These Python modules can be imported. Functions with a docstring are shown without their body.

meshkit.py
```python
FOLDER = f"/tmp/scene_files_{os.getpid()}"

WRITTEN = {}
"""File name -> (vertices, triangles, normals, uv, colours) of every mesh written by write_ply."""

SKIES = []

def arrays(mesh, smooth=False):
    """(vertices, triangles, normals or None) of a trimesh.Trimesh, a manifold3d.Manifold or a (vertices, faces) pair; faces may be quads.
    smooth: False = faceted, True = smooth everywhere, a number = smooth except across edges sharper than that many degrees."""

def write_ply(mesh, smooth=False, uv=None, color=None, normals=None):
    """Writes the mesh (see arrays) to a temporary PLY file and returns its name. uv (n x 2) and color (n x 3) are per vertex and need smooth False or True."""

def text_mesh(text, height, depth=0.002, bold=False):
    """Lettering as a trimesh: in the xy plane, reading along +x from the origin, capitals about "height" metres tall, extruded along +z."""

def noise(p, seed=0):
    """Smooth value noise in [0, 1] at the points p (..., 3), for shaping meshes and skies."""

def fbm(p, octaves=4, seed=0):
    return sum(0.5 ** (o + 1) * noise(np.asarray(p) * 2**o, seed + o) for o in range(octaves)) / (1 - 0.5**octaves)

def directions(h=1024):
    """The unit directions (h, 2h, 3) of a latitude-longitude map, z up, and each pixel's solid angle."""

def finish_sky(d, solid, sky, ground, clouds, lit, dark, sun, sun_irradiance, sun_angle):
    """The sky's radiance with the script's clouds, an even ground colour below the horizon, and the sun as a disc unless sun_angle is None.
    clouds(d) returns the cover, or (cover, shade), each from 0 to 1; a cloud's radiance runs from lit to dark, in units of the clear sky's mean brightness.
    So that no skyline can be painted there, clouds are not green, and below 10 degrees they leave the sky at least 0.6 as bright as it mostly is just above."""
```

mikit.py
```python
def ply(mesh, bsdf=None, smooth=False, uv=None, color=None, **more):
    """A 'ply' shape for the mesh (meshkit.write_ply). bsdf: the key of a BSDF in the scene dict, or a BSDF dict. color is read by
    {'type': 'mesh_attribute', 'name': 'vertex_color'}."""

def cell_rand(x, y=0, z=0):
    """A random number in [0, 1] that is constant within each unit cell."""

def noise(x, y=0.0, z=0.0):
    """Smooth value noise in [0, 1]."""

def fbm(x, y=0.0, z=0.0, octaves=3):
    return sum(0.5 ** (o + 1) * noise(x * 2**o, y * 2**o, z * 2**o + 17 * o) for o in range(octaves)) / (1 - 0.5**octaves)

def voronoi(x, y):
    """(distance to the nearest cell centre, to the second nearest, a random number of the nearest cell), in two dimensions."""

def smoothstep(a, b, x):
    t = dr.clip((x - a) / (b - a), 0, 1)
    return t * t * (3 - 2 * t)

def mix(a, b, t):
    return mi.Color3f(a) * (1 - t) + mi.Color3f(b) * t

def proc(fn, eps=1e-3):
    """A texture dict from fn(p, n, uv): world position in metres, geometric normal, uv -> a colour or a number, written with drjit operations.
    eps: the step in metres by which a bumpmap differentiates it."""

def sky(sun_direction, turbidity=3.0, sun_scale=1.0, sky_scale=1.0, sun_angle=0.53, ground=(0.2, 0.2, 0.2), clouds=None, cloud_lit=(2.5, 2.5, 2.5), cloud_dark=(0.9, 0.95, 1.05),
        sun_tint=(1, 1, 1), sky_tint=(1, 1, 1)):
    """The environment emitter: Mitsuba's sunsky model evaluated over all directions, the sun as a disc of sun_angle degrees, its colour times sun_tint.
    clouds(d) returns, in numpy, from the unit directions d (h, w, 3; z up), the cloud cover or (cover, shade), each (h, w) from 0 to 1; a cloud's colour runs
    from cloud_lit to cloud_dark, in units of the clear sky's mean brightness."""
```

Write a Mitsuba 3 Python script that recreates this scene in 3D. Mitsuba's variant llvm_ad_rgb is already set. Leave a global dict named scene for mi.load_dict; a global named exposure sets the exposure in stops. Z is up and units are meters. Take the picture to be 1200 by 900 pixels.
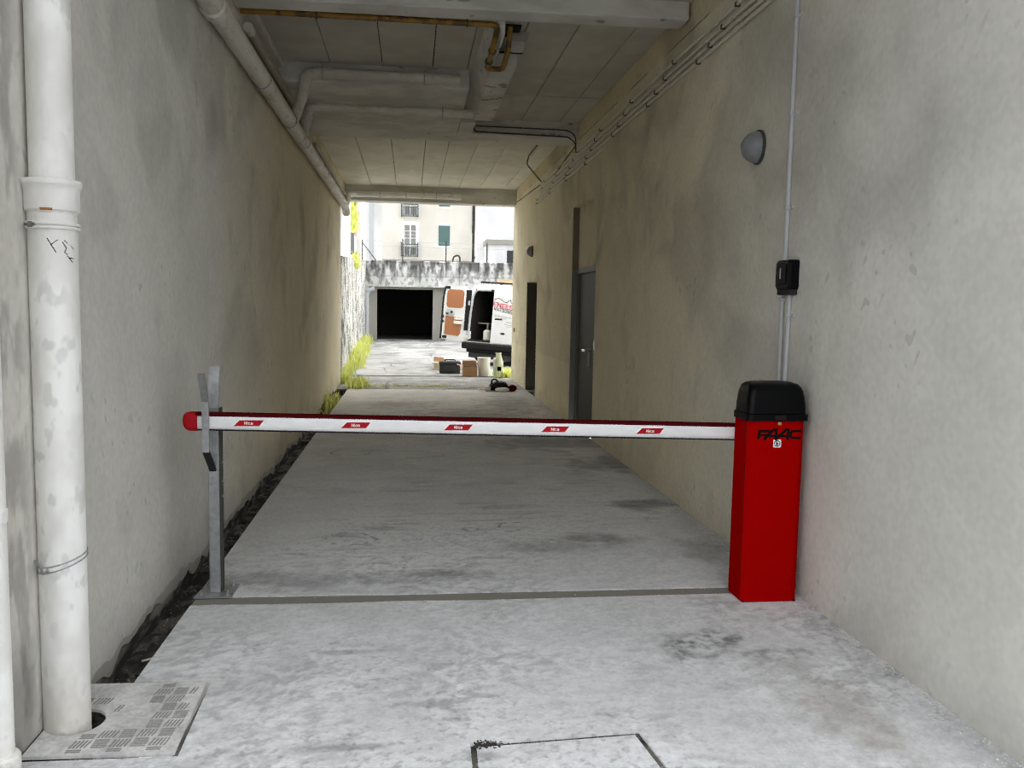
import math, random
import numpy as np, trimesh, manifold3d as m3
import drjit as dr, mitsuba as mi
import mikit, meshkit
from mikit import proc, noise, fbm, voronoi, smoothstep, mix, cell_rand
from shapely.geometry import Polygon, LineString, Point, box as sbox
from shapely.ops import unary_union
from shapely import affinity

T = mi.ScalarTransform4f
scene, labels = {}, {}
rng = random.Random(7)
nrg = np.random.default_rng(7)

# ------------------------------------------------------------------ camera, sky, exposure
FWD = np.array([0.11848408, 0.98867169, -0.09214016])
UP = np.array([-0.00716688, 0.09364288, 0.99558006])
CAM = np.array([0.0, 0.0, 1.55])
scene['camera'] = {'type': 'perspective', 'fov': 61.776, 'fov_axis': 'x', 'near_clip': 0.05, 'far_clip': 500.0,
                   'to_world': T().look_at(origin=CAM.tolist(), target=(CAM + FWD).tolist(), up=UP.tolist())}


SUN = np.array([0.15, 0.80, 0.58])                       # behind the overcast, over the yard


def clouds(d):
    n = meshkit.fbm(d * np.array([2.5, 2.5, 4.0]) + 3.1, 4, 5)
    glow = np.clip(d @ (SUN / np.linalg.norm(SUN)), 0, 1) ** 2
    return np.full(d.shape[:2], 0.97), np.clip(0.05 + 0.95 * (1 - glow) + (n - 0.5) * 0.4, 0, 1)


scene['sky'] = mikit.sky(SUN, turbidity=6.0, sun_scale=0.02, sky_scale=1.0, ground=(0.3, 0.3, 0.29), clouds=clouds,
                         cloud_lit=(5.4, 5.3, 5.15), cloud_dark=(1.15, 1.18, 1.24))
exposure = 3.58

XL, XR, ZC = -1.30, 2.11, 3.86        # left wall, right wall, ceiling
Y_FRONT, Y_COVER, Y_LEFT_END, Y_RIGHT_END = 2.2, 2.3, 16.3, 17.8


# ------------------------------------------------------------------ helpers
def M(v, f):
    return trimesh.Trimesh(np.asarray(v, float), np.asarray(f, int), process=False)


def join(*ms):
    ms = [m for m in ms if m is not None]
    return trimesh.util.concatenate(ms)


def box(x0, x1, y0, y1, z0, z1, b=0.0):
    if b <= 0:
        m = trimesh.creation.box((x1 - x0, y1 - y0, z1 - z0))
        m.apply_translation(((x0 + x1) / 2, (y0 + y1) / 2, (z0 + z1) / 2))
        return m
    pts = []
    for sx, cx in ((1, x0), (-1, x1)):
        for sy, cy in ((1, y0), (-1, y1)):
            for sz, cz in ((1, z0), (-1, z1)):
                pts += [(cx, cy + sy * b, cz + sz * b), (cx + sx * b, cy, cz + sz * b), (cx + sx * b, cy + sy * b, cz)]
    return trimesh.convex.convex_hull(np.array(pts))


def tube(path, r, n=16, cap=True):
    p = np.array(path, float)
    r = np.broadcast_to(np.asarray(r, float), (len(p),))
    t = np.gradient(p, axis=0)
    t /= np.linalg.norm(t, axis=1, keepdims=True)
    a = np.cross(t[0], [0, 0, 1.0])
    if np.linalg.norm(a) < 1e-3:
        a = np.cross(t[0], [0, 1.0, 0])
    a /= np.linalg.norm(a)
    ang = np.linspace(0, 2 * np.pi, n, endpoint=False)
    V = []
    for i in range(len(p)):
        a = a - t[i] * np.dot(a, t[i])
        a /= np.linalg.norm(a)
        b = np.cross(t[i], a)
        V.append(p[i] + r[i] * (np.cos(ang)[:, None] * a + np.sin(ang)[:, None] * b))
    F = []
    for i in range(len(p) - 1):
        for k in range(n):
            q, w = i * n + k, i * n + (k + 1) % n
            F += [(q, w, w + n), (q, w + n, q + n)]
    V = np.vstack(V)
    if cap:
        c0, c1 = len(V), len(V) + 1
        V = np.vstack([V, p[0], p[-1]])
        e = (len(p) - 1) * n
        for k in range(n):
            F += [(c0, (k + 1) % n, k), (c1, e + k, e + (k + 1) % n)]
    return M(V, F)


def bend(points, rad, steps=6):
    """A polyline with its inner corners rounded."""
    P = [np.array(q, float) for q in points]
    out = [P[0]]
    for i in range(1, len(P) - 1):
        u, v = P[i - 1] - P[i], P[i + 1] - P[i]
        lu, lv = np.linalg.norm(u), np.linalg.norm(v)
        d = min(rad, lu * 0.49, lv * 0.49)
        a, b = P[i] + u / lu * d, P[i] + v / lv * d
        for s in np.linspace(0, 1, steps):
            out.append((1 - s) ** 2 * a + 2 * s * (1 - s) * P[i] + s * s * b)
    out.append(P[-1])
    return out


def lathe(profile, n=32):
    """(r, z) profile turned about z."""
    return trimesh.creation.revolve(np.array(profile, float), sections=n)


def cyl(p0, p1, r, n=20):
    return tube([p0, p1], r, n)


def extr(poly, h):
    gs = getattr(poly, 'geoms', [poly])
    return join(*[trimesh.creation.extrude_polygon(g, h, engine='earcut') for g in gs])


def xform(m, A, t=(0, 0, 0)):
    m = m.copy()
    m.vertices = m.vertices @ np.array(A, float).T + np.array(t, float)
    if np.linalg.det(np.array(A, float)) < 0:
        m.faces = m.faces[:, ::-1]
    return m


XZ = [[1, 0, 0], [0, 0, -1], [0, 1, 0]]          # 2-D (x, y) -> world (x, z), extruded towards -y
YZ = [[0, 0, 1], [1, 0, 0], [0, 1, 0]]           # 2-D (x, y) -> world (y, z), extruded towards +x


def prism_xy(poly, z0, z1):
    m = extr(poly, z1 - z0)
    m.apply_translation((0, 0, z0))
    return m


def prism_yz(poly, x0, x1):
    return xform(extr(poly, x1 - x0), YZ, (x0, 0, 0))


def prism_xz(poly, y0, y1):
    return xform(extr(poly, y1 - y0), XZ, (0, y1, 0))


def loft(rings, cap=True):
    n = len(rings[0])
    V = np.vstack(rings)
    F = []
    for i in range(len(rings) - 1):
        for k in range(n):
            q, w = i * n + k, i * n + (k + 1) % n
            F += [(q, w, w + n), (q, w + n, q + n)]
    if cap:
        V = np.vstack([V, rings[0].mean(0), rings[-1].mean(0)])
        e = (len(rings) - 1) * n
        for k in range(n):
            F += [(len(V) - 2, (k + 1) % n, k), (len(V) - 1, e + k, e + (k + 1) % n)]
    return M(V, F)


def rrect(x0, x1, y0, y1, r, n=5):
    pts = []
    for cx, cy, a in ((x1 - r, y1 - r, 0), (x0 + r, y1 - r, 90), (x0 + r, y0 + r, 180), (x1 - r, y0 + r, 270)):
        for s in np.linspace(0, 90, n):
            t = math.radians(a + s)
            pts.append((cx + r * math.cos(t), cy + r * math.sin(t)))
    return np.array(pts)


def ring_xy(pts, z):
    return np.column_stack([pts, np.full(len(pts), z)])


def rz(m, deg, t=(0, 0, 0)):
    a = math.radians(deg)
    return xform(m, [[math.cos(a), -math.sin(a), 0], [math.sin(a), math.cos(a), 0], [0, 0, 1]], t)


def numbered(key):
    used = lambda k: k in scene or k in labels or any(x.startswith(k + '__') for x in scene)
    if not used(key):
        return key
    i = 1
    while used('%s_%03d' % (key, i)):
        i += 1
    return '%s_%03d' % (key, i)


def thing(name, label, cat, group=None):
    key = numbered(name)
    labels[key] = {'label': label, 'category': cat}
    if group:
        labels[key]['group'] = group
    return key


def obj(name, mesh, mat, parent=None, smooth=30, label=None, kind=None):
    key = numbered((parent + '__' if parent else '') + name)
    scene[key] = mikit.ply(mesh, mat, smooth=smooth)
    if label or kind:
        d = labels.setdefault(key, {})
        if label:
            d['label'] = label
        if kind:
            d['kind'] = kind
    return key


def single(name, mesh, mat, label, cat, group=None, smooth=30):
    key = obj(name, mesh, mat, None, smooth)
    labels[key] = {'label': label, 'category': cat}
    if group:
        labels[key]['group'] = group
    return key


def struct(name, mesh, mat, label=None, smooth=30):
    return obj(name, mesh, mat, None, smooth, label, 'structure')


def put(key, mesh, mat, smooth=30):
    scene[key] = mikit.ply(mesh, mat, smooth=smooth)


# ------------------------------------------------------------------ materials
def mat(name, base, rough=0.6, bump=None, scale=1.0, eps=1e-3, **more):
    if isinstance(base, (tuple, list)):
        base = {'type': 'rgb', 'value': list(base)}
    b = {'type': 'principled', 'base_color': base, 'roughness': rough, **more}
    if bump is not None:
        b = {'type': 'bumpmap', 'arbitrary': proc(bump, eps), 'scale': scale, 'bsdf': b}
    scene[name] = {'type': 'twosided', 'bsdf': b}
    return name


def blob(x, y, cx, cy, rx, ry, wob):
    """1 inside a ragged ellipse, 0 outside."""
    d = dr.sqrt(dr.square((x - cx) / rx) + dr.square((y - cy) / ry)) + (wob - 0.5) * 1.3
    return 1 - smoothstep(0.25, 1.35, d)


def floor_color(p, n, uv):
    x, y = p.x, p.y
    u, v = 0.8 * x + 0.6 * y, 0.8 * y - 0.6 * x             # turned, so that the noise grid does not show
    wx = fbm(u * 1.7, v * 1.7, 12.0, 3)
    big = fbm(u * 0.8 + wx, v * 0.8 - wx, 1.0, 3)
    mid = fbm(u * 3.5 + 2 * wx, v * 3.5, 2.0, 5)
    fine = noise(u * 60, v * 60, 3.0)
    grit = noise(u * 160, v * 160, 5.0)
    c = mix((0.56, 0.565, 0.565), (0.67, 0.675, 0.68), smoothstep(0.32, 0.68, big * 0.5 + mid * 0.5))
    # paler near the entrance, darker and browner inside
    inside = smoothstep(4.2, 7.0, y + (mid - 0.5) * 1.5)
    c = c * (1 - inside) + c * mi.Color3f(0.82, 0.815, 0.79) * inside
    scuff = smoothstep(0.52, 0.80, fbm(x * 4 + 3 * wx, y * 13 + wx, 7.0, 5)) * smoothstep(0.4, 0.6, big)
    c = c * (1 - (0.34 - 0.14 * inside) * scuff)
    rough = smoothstep(0.45, 0.62, fbm(u * 1.4, v * 1.4, 21.0, 3)) * (1 - inside)
    crust = fbm(u * 21 + 4 * mid, v * 27 - 3 * mid, 9.0, 5)
    c = c * (1 + (0.35 + 0.65 * rough) * (1 - inside) * (0.13 * smoothstep(0.45, 0.75, crust) - 0.20 * smoothstep(0.55, 0.28, crust)))
    w = fbm(x * 9, y * 9, 4.0, 4)
    stain = dr.maximum(blob(x, y, 1.34, 3.70, 0.24, 0.17, w) * 0.85, blob(x, y, 1.62, 3.58, 0.2, 0.08, w) * 0.6)
    stain = stain * smoothstep(0.15, 0.85, fbm(u * 26 + 3 * wx, v * 26, 6.0, 4) + 0.12 * (w - 0.5))
    c = c * (1 - 0.9 * stain)
    brown = dr.maximum(blob(x, y, 1.70, 3.0, 0.16, 0.42, w), blob(x, y, 1.50, 3.25, 0.06, 0.3, w) * 0.5)
    c = c * (1 - brown * 0.75) + c * mi.Color3f(0.60, 0.57, 0.53) * brown * 0.75
    for cx, cy, rx, ry, k in ((1.84, 6.5, 0.28, 0.22, .5), (2.0, 8.2, 0.5, 0.5, .4), (1.2, 5.5, 0.32, 0.12, .4), (0.85, 5.35, 0.42, 0.16, .25),
                              (-0.75, 4.75, 0.5, 0.18, .35), (0.1, 4.75, 0.4, 0.12, .2), (1.5, 9.5, 0.8, 0.5, .35), (1.9, 5.2, .2, .3, .3),
                              (0.9, 11.8, 1.0, 0.8, .3), (1.6, 13.5, 0.5, 1.2, .35), (-0.2, 13.2, 0.6, 0.5, .3)):
        c = c * (1 - k * blob(x, y, cx, cy, rx, ry, w))
    for cx, cy, r in ((-0.38, 5.6, 0.15), (0.72, 5.85, 0.12), (-0.6, 8.9, 0.2), (0.42, 5.8, 0.05)):
        d = dr.abs(dr.sqrt(dr.square(x - cx) + dr.square(y - cy)) + (w - 0.5) * 0.12 - r)
        ring = (1 - smoothstep(0.006, 0.02, d)) * smoothstep(0.35, 0.6, noise(x * 25, y * 25, 8.0))
        c = c * (1 - 0.38 * ring)
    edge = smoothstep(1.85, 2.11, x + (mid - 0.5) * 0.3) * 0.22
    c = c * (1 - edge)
    speck = smoothstep(0.88, 0.95, grit * 0.55 + fine * 0.45)
    c = c * (1 - 0.5 * speck)
    pits = smoothstep(0.52, 0.84, fbm(u * 38, v * 44, 17.0, 3)) * (0.35 + 0.65 * smoothstep(0.42, 0.62, big + 0.2 * (mid - 0.5)))
    c = c * (1 - 0.30 * pits * (1 - 0.6 * inside))
    return c * (0.88 + 0.13 * fine + 0.11 * noise(u * 130, v * 130, 23.0))


def floor_relief(p, n, uv):
    return 0.5 * noise(p.x * 45, p.y * 45, p.z * 45) + 0.35 * noise(p.x * 110, p.y * 110, 3.0) + 0.9 * fbm(p.x * 7, p.y * 10, 1.0, 3)


def plaster_color(p, n, uv):
    y, z = p.y, p.z
    side = smoothstep(0.0, 0.2, p.x)                       # 0 left wall, 1 right wall
    u, v = 0.85 * y + 0.53 * z + side * 31, 0.85 * z - 0.53 * y
    wx = fbm(u * 1.1, v * 1.1, side * 4 + 3, 3)
    big = fbm(u * 0.5 + wx, v * 0.5, side * 9, 3)
    mid = fbm(u * 2.2 + 2 * wx, v * 2.0, side * 5, 5)
    fine = noise(u * 45, v * 45, side * 3)
    c = mix((0.60, 0.59, 0.535), (0.68, 0.67, 0.615), smoothstep(0.3, 0.7, 0.5 * big + 0.5 * mid)) * (0.87 + 0.13 * side)
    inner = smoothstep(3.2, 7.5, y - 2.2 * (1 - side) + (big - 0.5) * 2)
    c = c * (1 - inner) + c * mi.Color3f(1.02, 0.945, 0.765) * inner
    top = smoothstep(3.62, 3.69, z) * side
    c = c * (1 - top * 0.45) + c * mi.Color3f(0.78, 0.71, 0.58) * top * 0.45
    line = (1 - smoothstep(0.003, 0.009, dr.abs(z - 3.655 + 0.01 * (mid - 0.5)))) * side * smoothstep(0.3, 0.5, noise(y * 3, 2.0, 5.0))
    c = c * (1 - 0.6 * line)
    mould = smoothstep(0.50, 0.78, fbm(u * 0.9 + 1.5 * wx, v * 1.1, 3.0 + side, 5)) * smoothstep(0.5, 1.5, z)
    c = c * (1 - 0.24 * mould)
    spot = smoothstep(0.58, 0.82, fbm(u * 3.1 + wx, v * 2.4, 14.0 + side, 4)) * smoothstep(0.45, 0.6, big)
    c = c * (1 - 0.12 * spot)
    speck = smoothstep(0.84, 0.92, noise(u * 26, v * 20, side * 2 + 11)) * smoothstep(0.52, 0.7, mid)
    c = c * (1 - 0.20 * speck)
    dado = side * (1 - smoothstep(0.76, 0.79, z)) * smoothstep(10.9, 11.1, y)
    c = c * (1 + 0.10 * dado)
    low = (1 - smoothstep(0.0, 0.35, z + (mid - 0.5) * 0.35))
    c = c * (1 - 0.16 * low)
    old = (1 - smoothstep(3.0, 3.14, y)) * (1 - side)       # the older unpainted strip before the downpipe
    grime = smoothstep(0.45, 0.7, fbm(y * 14, z * 5, 4.0, 4))
    c = c * (1 - old) + (mi.Color3f(0.55, 0.53, 0.48) * (1 - 0.35 * grime) * (1 - 0.45 * (1 - smoothstep(0.0, 0.5, z - mid * 0.3)))) * old
    return c * (0.95 + 0.1 * fine)


def plaster_relief(p, n, uv):
    y, z = p.y, p.z
    return 0.55 * noise(y * 38, z * 30, p.x * 10) + 0.3 * noise(y * 85, z * 70, 3.0) + 0.9 * fbm(y * 5, z * 5, p.x * 5 + 2, 3)


def damp_color(p, n, uv):
    a = fbm(p.x * 8, p.y * 5, p.z * 12, 4)
    c = mix((0.035, 0.034, 0.03), (0.22, 0.215, 0.20), smoothstep(0.42, 0.75, a))
    up = smoothstep(-0.06, 0.05, p.z + (a - 0.5) * 0.15)
    return c * (1 - up) + mi.Color3f(0.30, 0.29, 0.27) * up


def soil_color(p, n, uv):
    a, b = fbm(p.x * 14, p.y * 10, 0.0, 4), noise(p.x * 80, p.y * 80, 2.0)
    return mix((0.03, 0.028, 0.024), (0.14, 0.13, 0.11), smoothstep(0.4, 0.75, a)) + smoothstep(0.86, 0.95, b) * mi.Color3f(0.25)


def ceiling_color(p, n, uv):
    a, b = fbm(p.x * 1.5, p.y * 1.5, p.z, 4), fbm(p.x * 6, p.y * 5, 3.0, 3)
    c = mix((0.58, 0.56, 0.49), (0.68, 0.66, 0.585), smoothstep(0.3, 0.7, 0.6 * a + 0.4 * b))
    pale = smoothstep(0.62, 0.75, fbm(p.x * 5, p.y * 3, 9.0, 3)) * smoothstep(11, 12, p.y)
    ceil_shade = 1 - smoothstep(10.8, 11.4, p.y)                # shade on the slabs before the cross beam, put into their colour
    c = c * (1 - 0.24 * ceil_shade)
    return c * (1 - 0.3 * pale) + mi.Color3f(0.72, 0.71, 0.66) * 0.3 * pale


def beam_color(p, n, uv):
    a = fbm(p.x * 3, p.y * 3, p.z * 6, 4)
    chip = smoothstep(0.72, 0.78, fbm(p.x * 9, p.y * 9, p.z * 14 + 3, 3))
    c = mix((0.50, 0.49, 0.45), (0.64, 0.63, 0.59), smoothstep(0.3, 0.7, a))
    return c * (1 - 0.5 * chip)


def pvc_color(p, n, uv):
    a = fbm(p.x * 7, p.y * 7, p.z * 4, 4)
    b = fbm(p.x * 26, p.y * 26, p.z * 13, 3)
    c = mix((0.70, 0.695, 0.66), (0.83, 0.83, 0.80), smoothstep(0.35, 0.65, a))
    s = smoothstep(0.55, 0.70, b) * smoothstep(0.42, 0.58, a)
    c = c * (1 - 0.20 * s)
    base = 1 - smoothstep(0.0, 0.28, p.z + (b - 0.5) * 0.35)
    return c * (1 - base * 0.5) + c * mi.Color3f(0.66, 0.60, 0.50) * base * 0.5


def drain_color(p, n, uv):
    a, b = fbm(p.x * 6, p.y * 2.2, p.z * 6, 4), fbm(p.x * 20, p.y * 9, p.z * 20, 3)
    c = mix((0.54, 0.52, 0.455), (0.64, 0.62, 0.56), smoothstep(0.35, 0.65, a))
    return c * (1 - 0.16 * smoothstep(0.55, 0.75, b))


def galv_color(p, n, uv):
    a = voronoi(p.x * 60 + p.y * 60, p.z * 60)[2]
    return mi.Color3f(0.40, 0.412, 0.424) * (0.86 + 0.22 * a) * (0.85 + 0.3 * fbm(p.x * 12, p.y * 12, p.z * 5, 3))


def gas_color(p, n, uv):
    a = fbm(p.x * 12, p.y * 12, p.z * 12, 4)
    return mix((0.28, 0.15, 0.022), (0.10, 0.06, 0.016), smoothstep(0.5, 0.68, a))


def endwall_color(p, n, uv):
    x, z = p.x, p.z
    a = fbm(x * 1.3, z * 1.3, p.y, 4)
    st = fbm(x * 5.0 + a, z * 1.2, 2.0, 5)
    c = mix((0.56, 0.56, 0.53), (0.74, 0.74, 0.72), smoothstep(0.3, 0.7, a))
    top = smoothstep(2.5, 3.15, z + (st - 0.5) * 1.3)
    c = c * (1 - 0.75 * top * smoothstep(0.30, 0.55, st))
    fleck = smoothstep(0.48, 0.66, fbm(x * 9 + 2 * a, z * 6, 6.0, 4)) * smoothstep(2.05, 2.3, z)
    c = c * (1 - 0.45 * fleck)
    coarse = 1 - smoothstep(0.02, 0.05, dr.abs(z - 2.62 - 0.02 * a))
    return c * (1 - 0.2 * coarse)


def stone_color(p, n, uv):
    y, z = p.y, p.z
    v = voronoi(y * 3.2, z * 7.0)
    a = fbm(y * 2.2, z * 1.4, 2.0, 4)
    st = fbm(y * 3.4 + a, z * 2.0, 5.0, 5)
    c = mix((0.36, 0.36, 0.325), (0.54, 0.535, 0.50), smoothstep(0.3, 0.7, a)) * (0.78 + 0.35 * v[2])
    joint = 1 - smoothstep(0.03, 0.12, v[1] - v[0])
    c = c * (1 - 0.45 * joint)
    return c * (1 - 0.68 * smoothstep(0.48, 0.68, st))


def yard_color(p, n, uv):
    x, y = p.x, p.y
    a, b = fbm(x * 0.7, y * 0.4, 1.0, 4), fbm(x * 4, y * 2, 2.0, 4)
    c = mix((0.215, 0.215, 0.208), (0.305, 0.305, 0.298), smoothstep(0.3, 0.7, 0.5 * a + 0.5 * b))
    dirt = smoothstep(0.55, 0.72, fbm(x * 1.8, y * 0.9, 5.0, 4))
    c = c * (1 - 0.28 * dirt)
    crack = 1 - smoothstep(0.004, 0.03, dr.abs(noise(x * 0.8, y * 0.6, 7.0) - 0.5))
    c = c * (1 - 0.16 * smoothstep(0.45, 0.6, fbm(x * 2.2, y * 5.0, 15.0, 5)))
    return c * (1 - 0.4 * crack) * (0.88 + 0.2 * noise(x * 50, y * 50, 1.0))


def house_color(p, n, uv):
    a = fbm(p.x * 0.8, p.y * 0.8, p.z * 0.4, 4)
    return mix((0.74, 0.71, 0.63), (0.82, 0.80, 0.73), smoothstep(0.3, 0.7, a))


def white_color(p, n, uv):
    a = fbm(p.x * 1.2, p.y * 0.8, p.z * 0.35, 4)
    return mix((0.70, 0.71, 0.72), (0.84, 0.84, 0.84), smoothstep(0.3, 0.6, a))


def plate_color(p, n, uv):
    a, b = fbm(p.x * 12, p.y * 12, 1.0, 4), noise(p.x * 90, p.y * 90, 3.0)
    c = mix((0.50, 0.50, 0.49), (0.66, 0.66, 0.64), smoothstep(0.3, 0.7, a))
    return c * (0.85 + 0.25 * b)


def leaf_color(p, n, uv):
    a = noise(p.x * 9, p.y * 9, p.z * 9)
    return mix((0.42, 0.48, 0.09), (0.80, 0.82, 0.32), a)


def card_color(p, n, uv):
    return mix((0.36, 0.20, 0.10), (0.46, 0.28, 0.15), fbm(p.x * 8, p.y * 8, p.z * 30, 3))


def wood_color(p, n, uv):
    return mix((0.55, 0.42, 0.26), (0.70, 0.56, 0.36), fbm(p.x * 3 + p.y * 3, p.z * 40, p.y * 30, 3))


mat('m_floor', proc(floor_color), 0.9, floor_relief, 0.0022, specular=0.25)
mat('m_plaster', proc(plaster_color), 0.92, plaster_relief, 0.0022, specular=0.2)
mat('m_damp', proc(damp_color), 0.8)
mat('m_soil', proc(soil_color), 0.95)
mat('m_ceiling', proc(ceiling_color), 0.9, specular=0.2)
mat('m_beam', proc(beam_color), 0.9, specular=0.2)
mat('m_pvc', proc(pvc_color), 0.45)
mat('m_drain', proc(drain_color), 0.55)
mat('m_galv', proc(galv_color), 0.42, metallic=0.75)
mat('m_gas', proc(gas_color), 0.6)
mat('m_endwall', proc(endwall_color), 0.95, specular=0.1)
mat('m_stone', proc(stone_color), 0.95, specular=0.1)
mat('m_yard', proc(yard_color), 0.95, specular=0.1)
mat('m_house', proc(house_color), 0.95, specular=0.1)
mat('m_white_wall', proc(white_color), 0.95, specular=0.1)
mat('m_plate', proc(plate_color), 0.7)
mat('m_tread', (0.27, 0.27, 0.26), 0.6)
mat('m_card', proc(card_color), 0.9)
mat('m_wood', proc(wood_color), 0.8)
mat('m_gap', (0.015, 0.015, 0.014), 0.95)
mat('m_joint', (0.215, 0.205, 0.18), 0.9)
scene['m_red'] = {'type': 'twosided', 'bsdf': {'type': 'diffuse', 'reflectance': {'type': 'rgb', 'value': [0.37, 0.0012, 0.0012]}}}
mat('m_red_dark', (0.075, 0.001, 0.003), 0.6, specular=0.1)
mat('m_decal_red', (0.42, 0.005, 0.012), 0.55, specular=0.2)
mat('m_black', (0.002, 0.0022, 0.003), 0.36, specular=0.13)
mat('m_rubber', (0.012, 0.012, 0.012), 0.7)
mat('m_black_matt', (0.010, 0.010, 0.010), 0.6, specular=0.25)
mat('m_lacquer', (0.84, 0.845, 0.84), 0.35)
mat('m_white', (0.82, 0.82, 0.80), 0.5)
mat('m_vanwhite', (0.80, 0.81, 0.82), 0.3, clearcoat=0.5)
mat('m_conduit', (0.46, 0.475, 0.48), 0.55)
mat('m_conduit_dark', (0.34, 0.32, 0.27), 0.6)
mat('m_conduit_pale', (0.60, 0.575, 0.51), 0.55)
mat('m_cable', (0.05, 0.048, 0.042), 0.7)
mat('m_lamp_glass', (0.21, 0.225, 0.23), 0.35, specular=0.3)
mat('m_lamp_base', (0.05, 0.05, 0.048), 0.5)
mat('m_door', (0.05, 0.05, 0.044), 0.6, specular=0.25)
mat('m_door_brown_and_shade', (0.06, 0.052, 0.038), 0.6)  # brown of the second door, reused as painted shade on its jamb
mat('m_jamb_shade', (0.20, 0.175, 0.125), 0.9)  # brown standing for shade on the upper jamb
mat('m_frame', (0.13, 0.13, 0.12), 0.6)
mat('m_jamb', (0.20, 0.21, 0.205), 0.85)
mat('m_steel', (0.62, 0.62, 0.62), 0.3, metallic=0.9)
mat('m_brass', (0.62, 0.45, 0.18), 0.35, metallic=0.8)
mat('m_rust', (0.30, 0.13, 0.05), 0.9)
mat('m_orange', (0.42, 0.17, 0.075), 0.7)
mat('m_toolbox', (0.055, 0.058, 0.062), 0.7, specular=0.2)
mat('m_bucket', (0.74, 0.73, 0.68), 0.5)
mat('m_shutter', (0.11, 0.20, 0.19), 0.7)
mat('m_balcony', (0.075, 0.095, 0.095), 0.6)
mat('m_curtain', (0.26, 0.265, 0.255), 0.5)
mat('m_iron', (0.03, 0.033, 0.035), 0.6)
mat('m_pane', (0.12, 0.13, 0.13), 0.15)
mat('m_interior', (0.05, 0.05, 0.05), 0.9)
mat('m_seat_dark', (0.018, 0.014, 0.014), 0.8)
mat('m_greybeige', (0.36, 0.35, 0.31), 0.9)
mat('m_zinc', (0.52, 0.55, 0.57), 0.5)
mat('m_sack', (0.66, 0.72, 0.52), 0.6)
mat('m_ink', (0.006, 0.006, 0.006), 0.8, specular=0.05)
mat('m_sign_red', (0.50, 0.01, 0.02), 0.6)
mat('m_pebble', (0.62, 0.61, 0.58), 0.9)
mat('m_asphalt', (0.20, 0.20, 0.20), 0.95)
scene['m_leaf'] = {'type': 'principledthin', 'base_color': proc(leaf_color), 'roughness': 0.6, 'diff_trans': 0.7}

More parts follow.
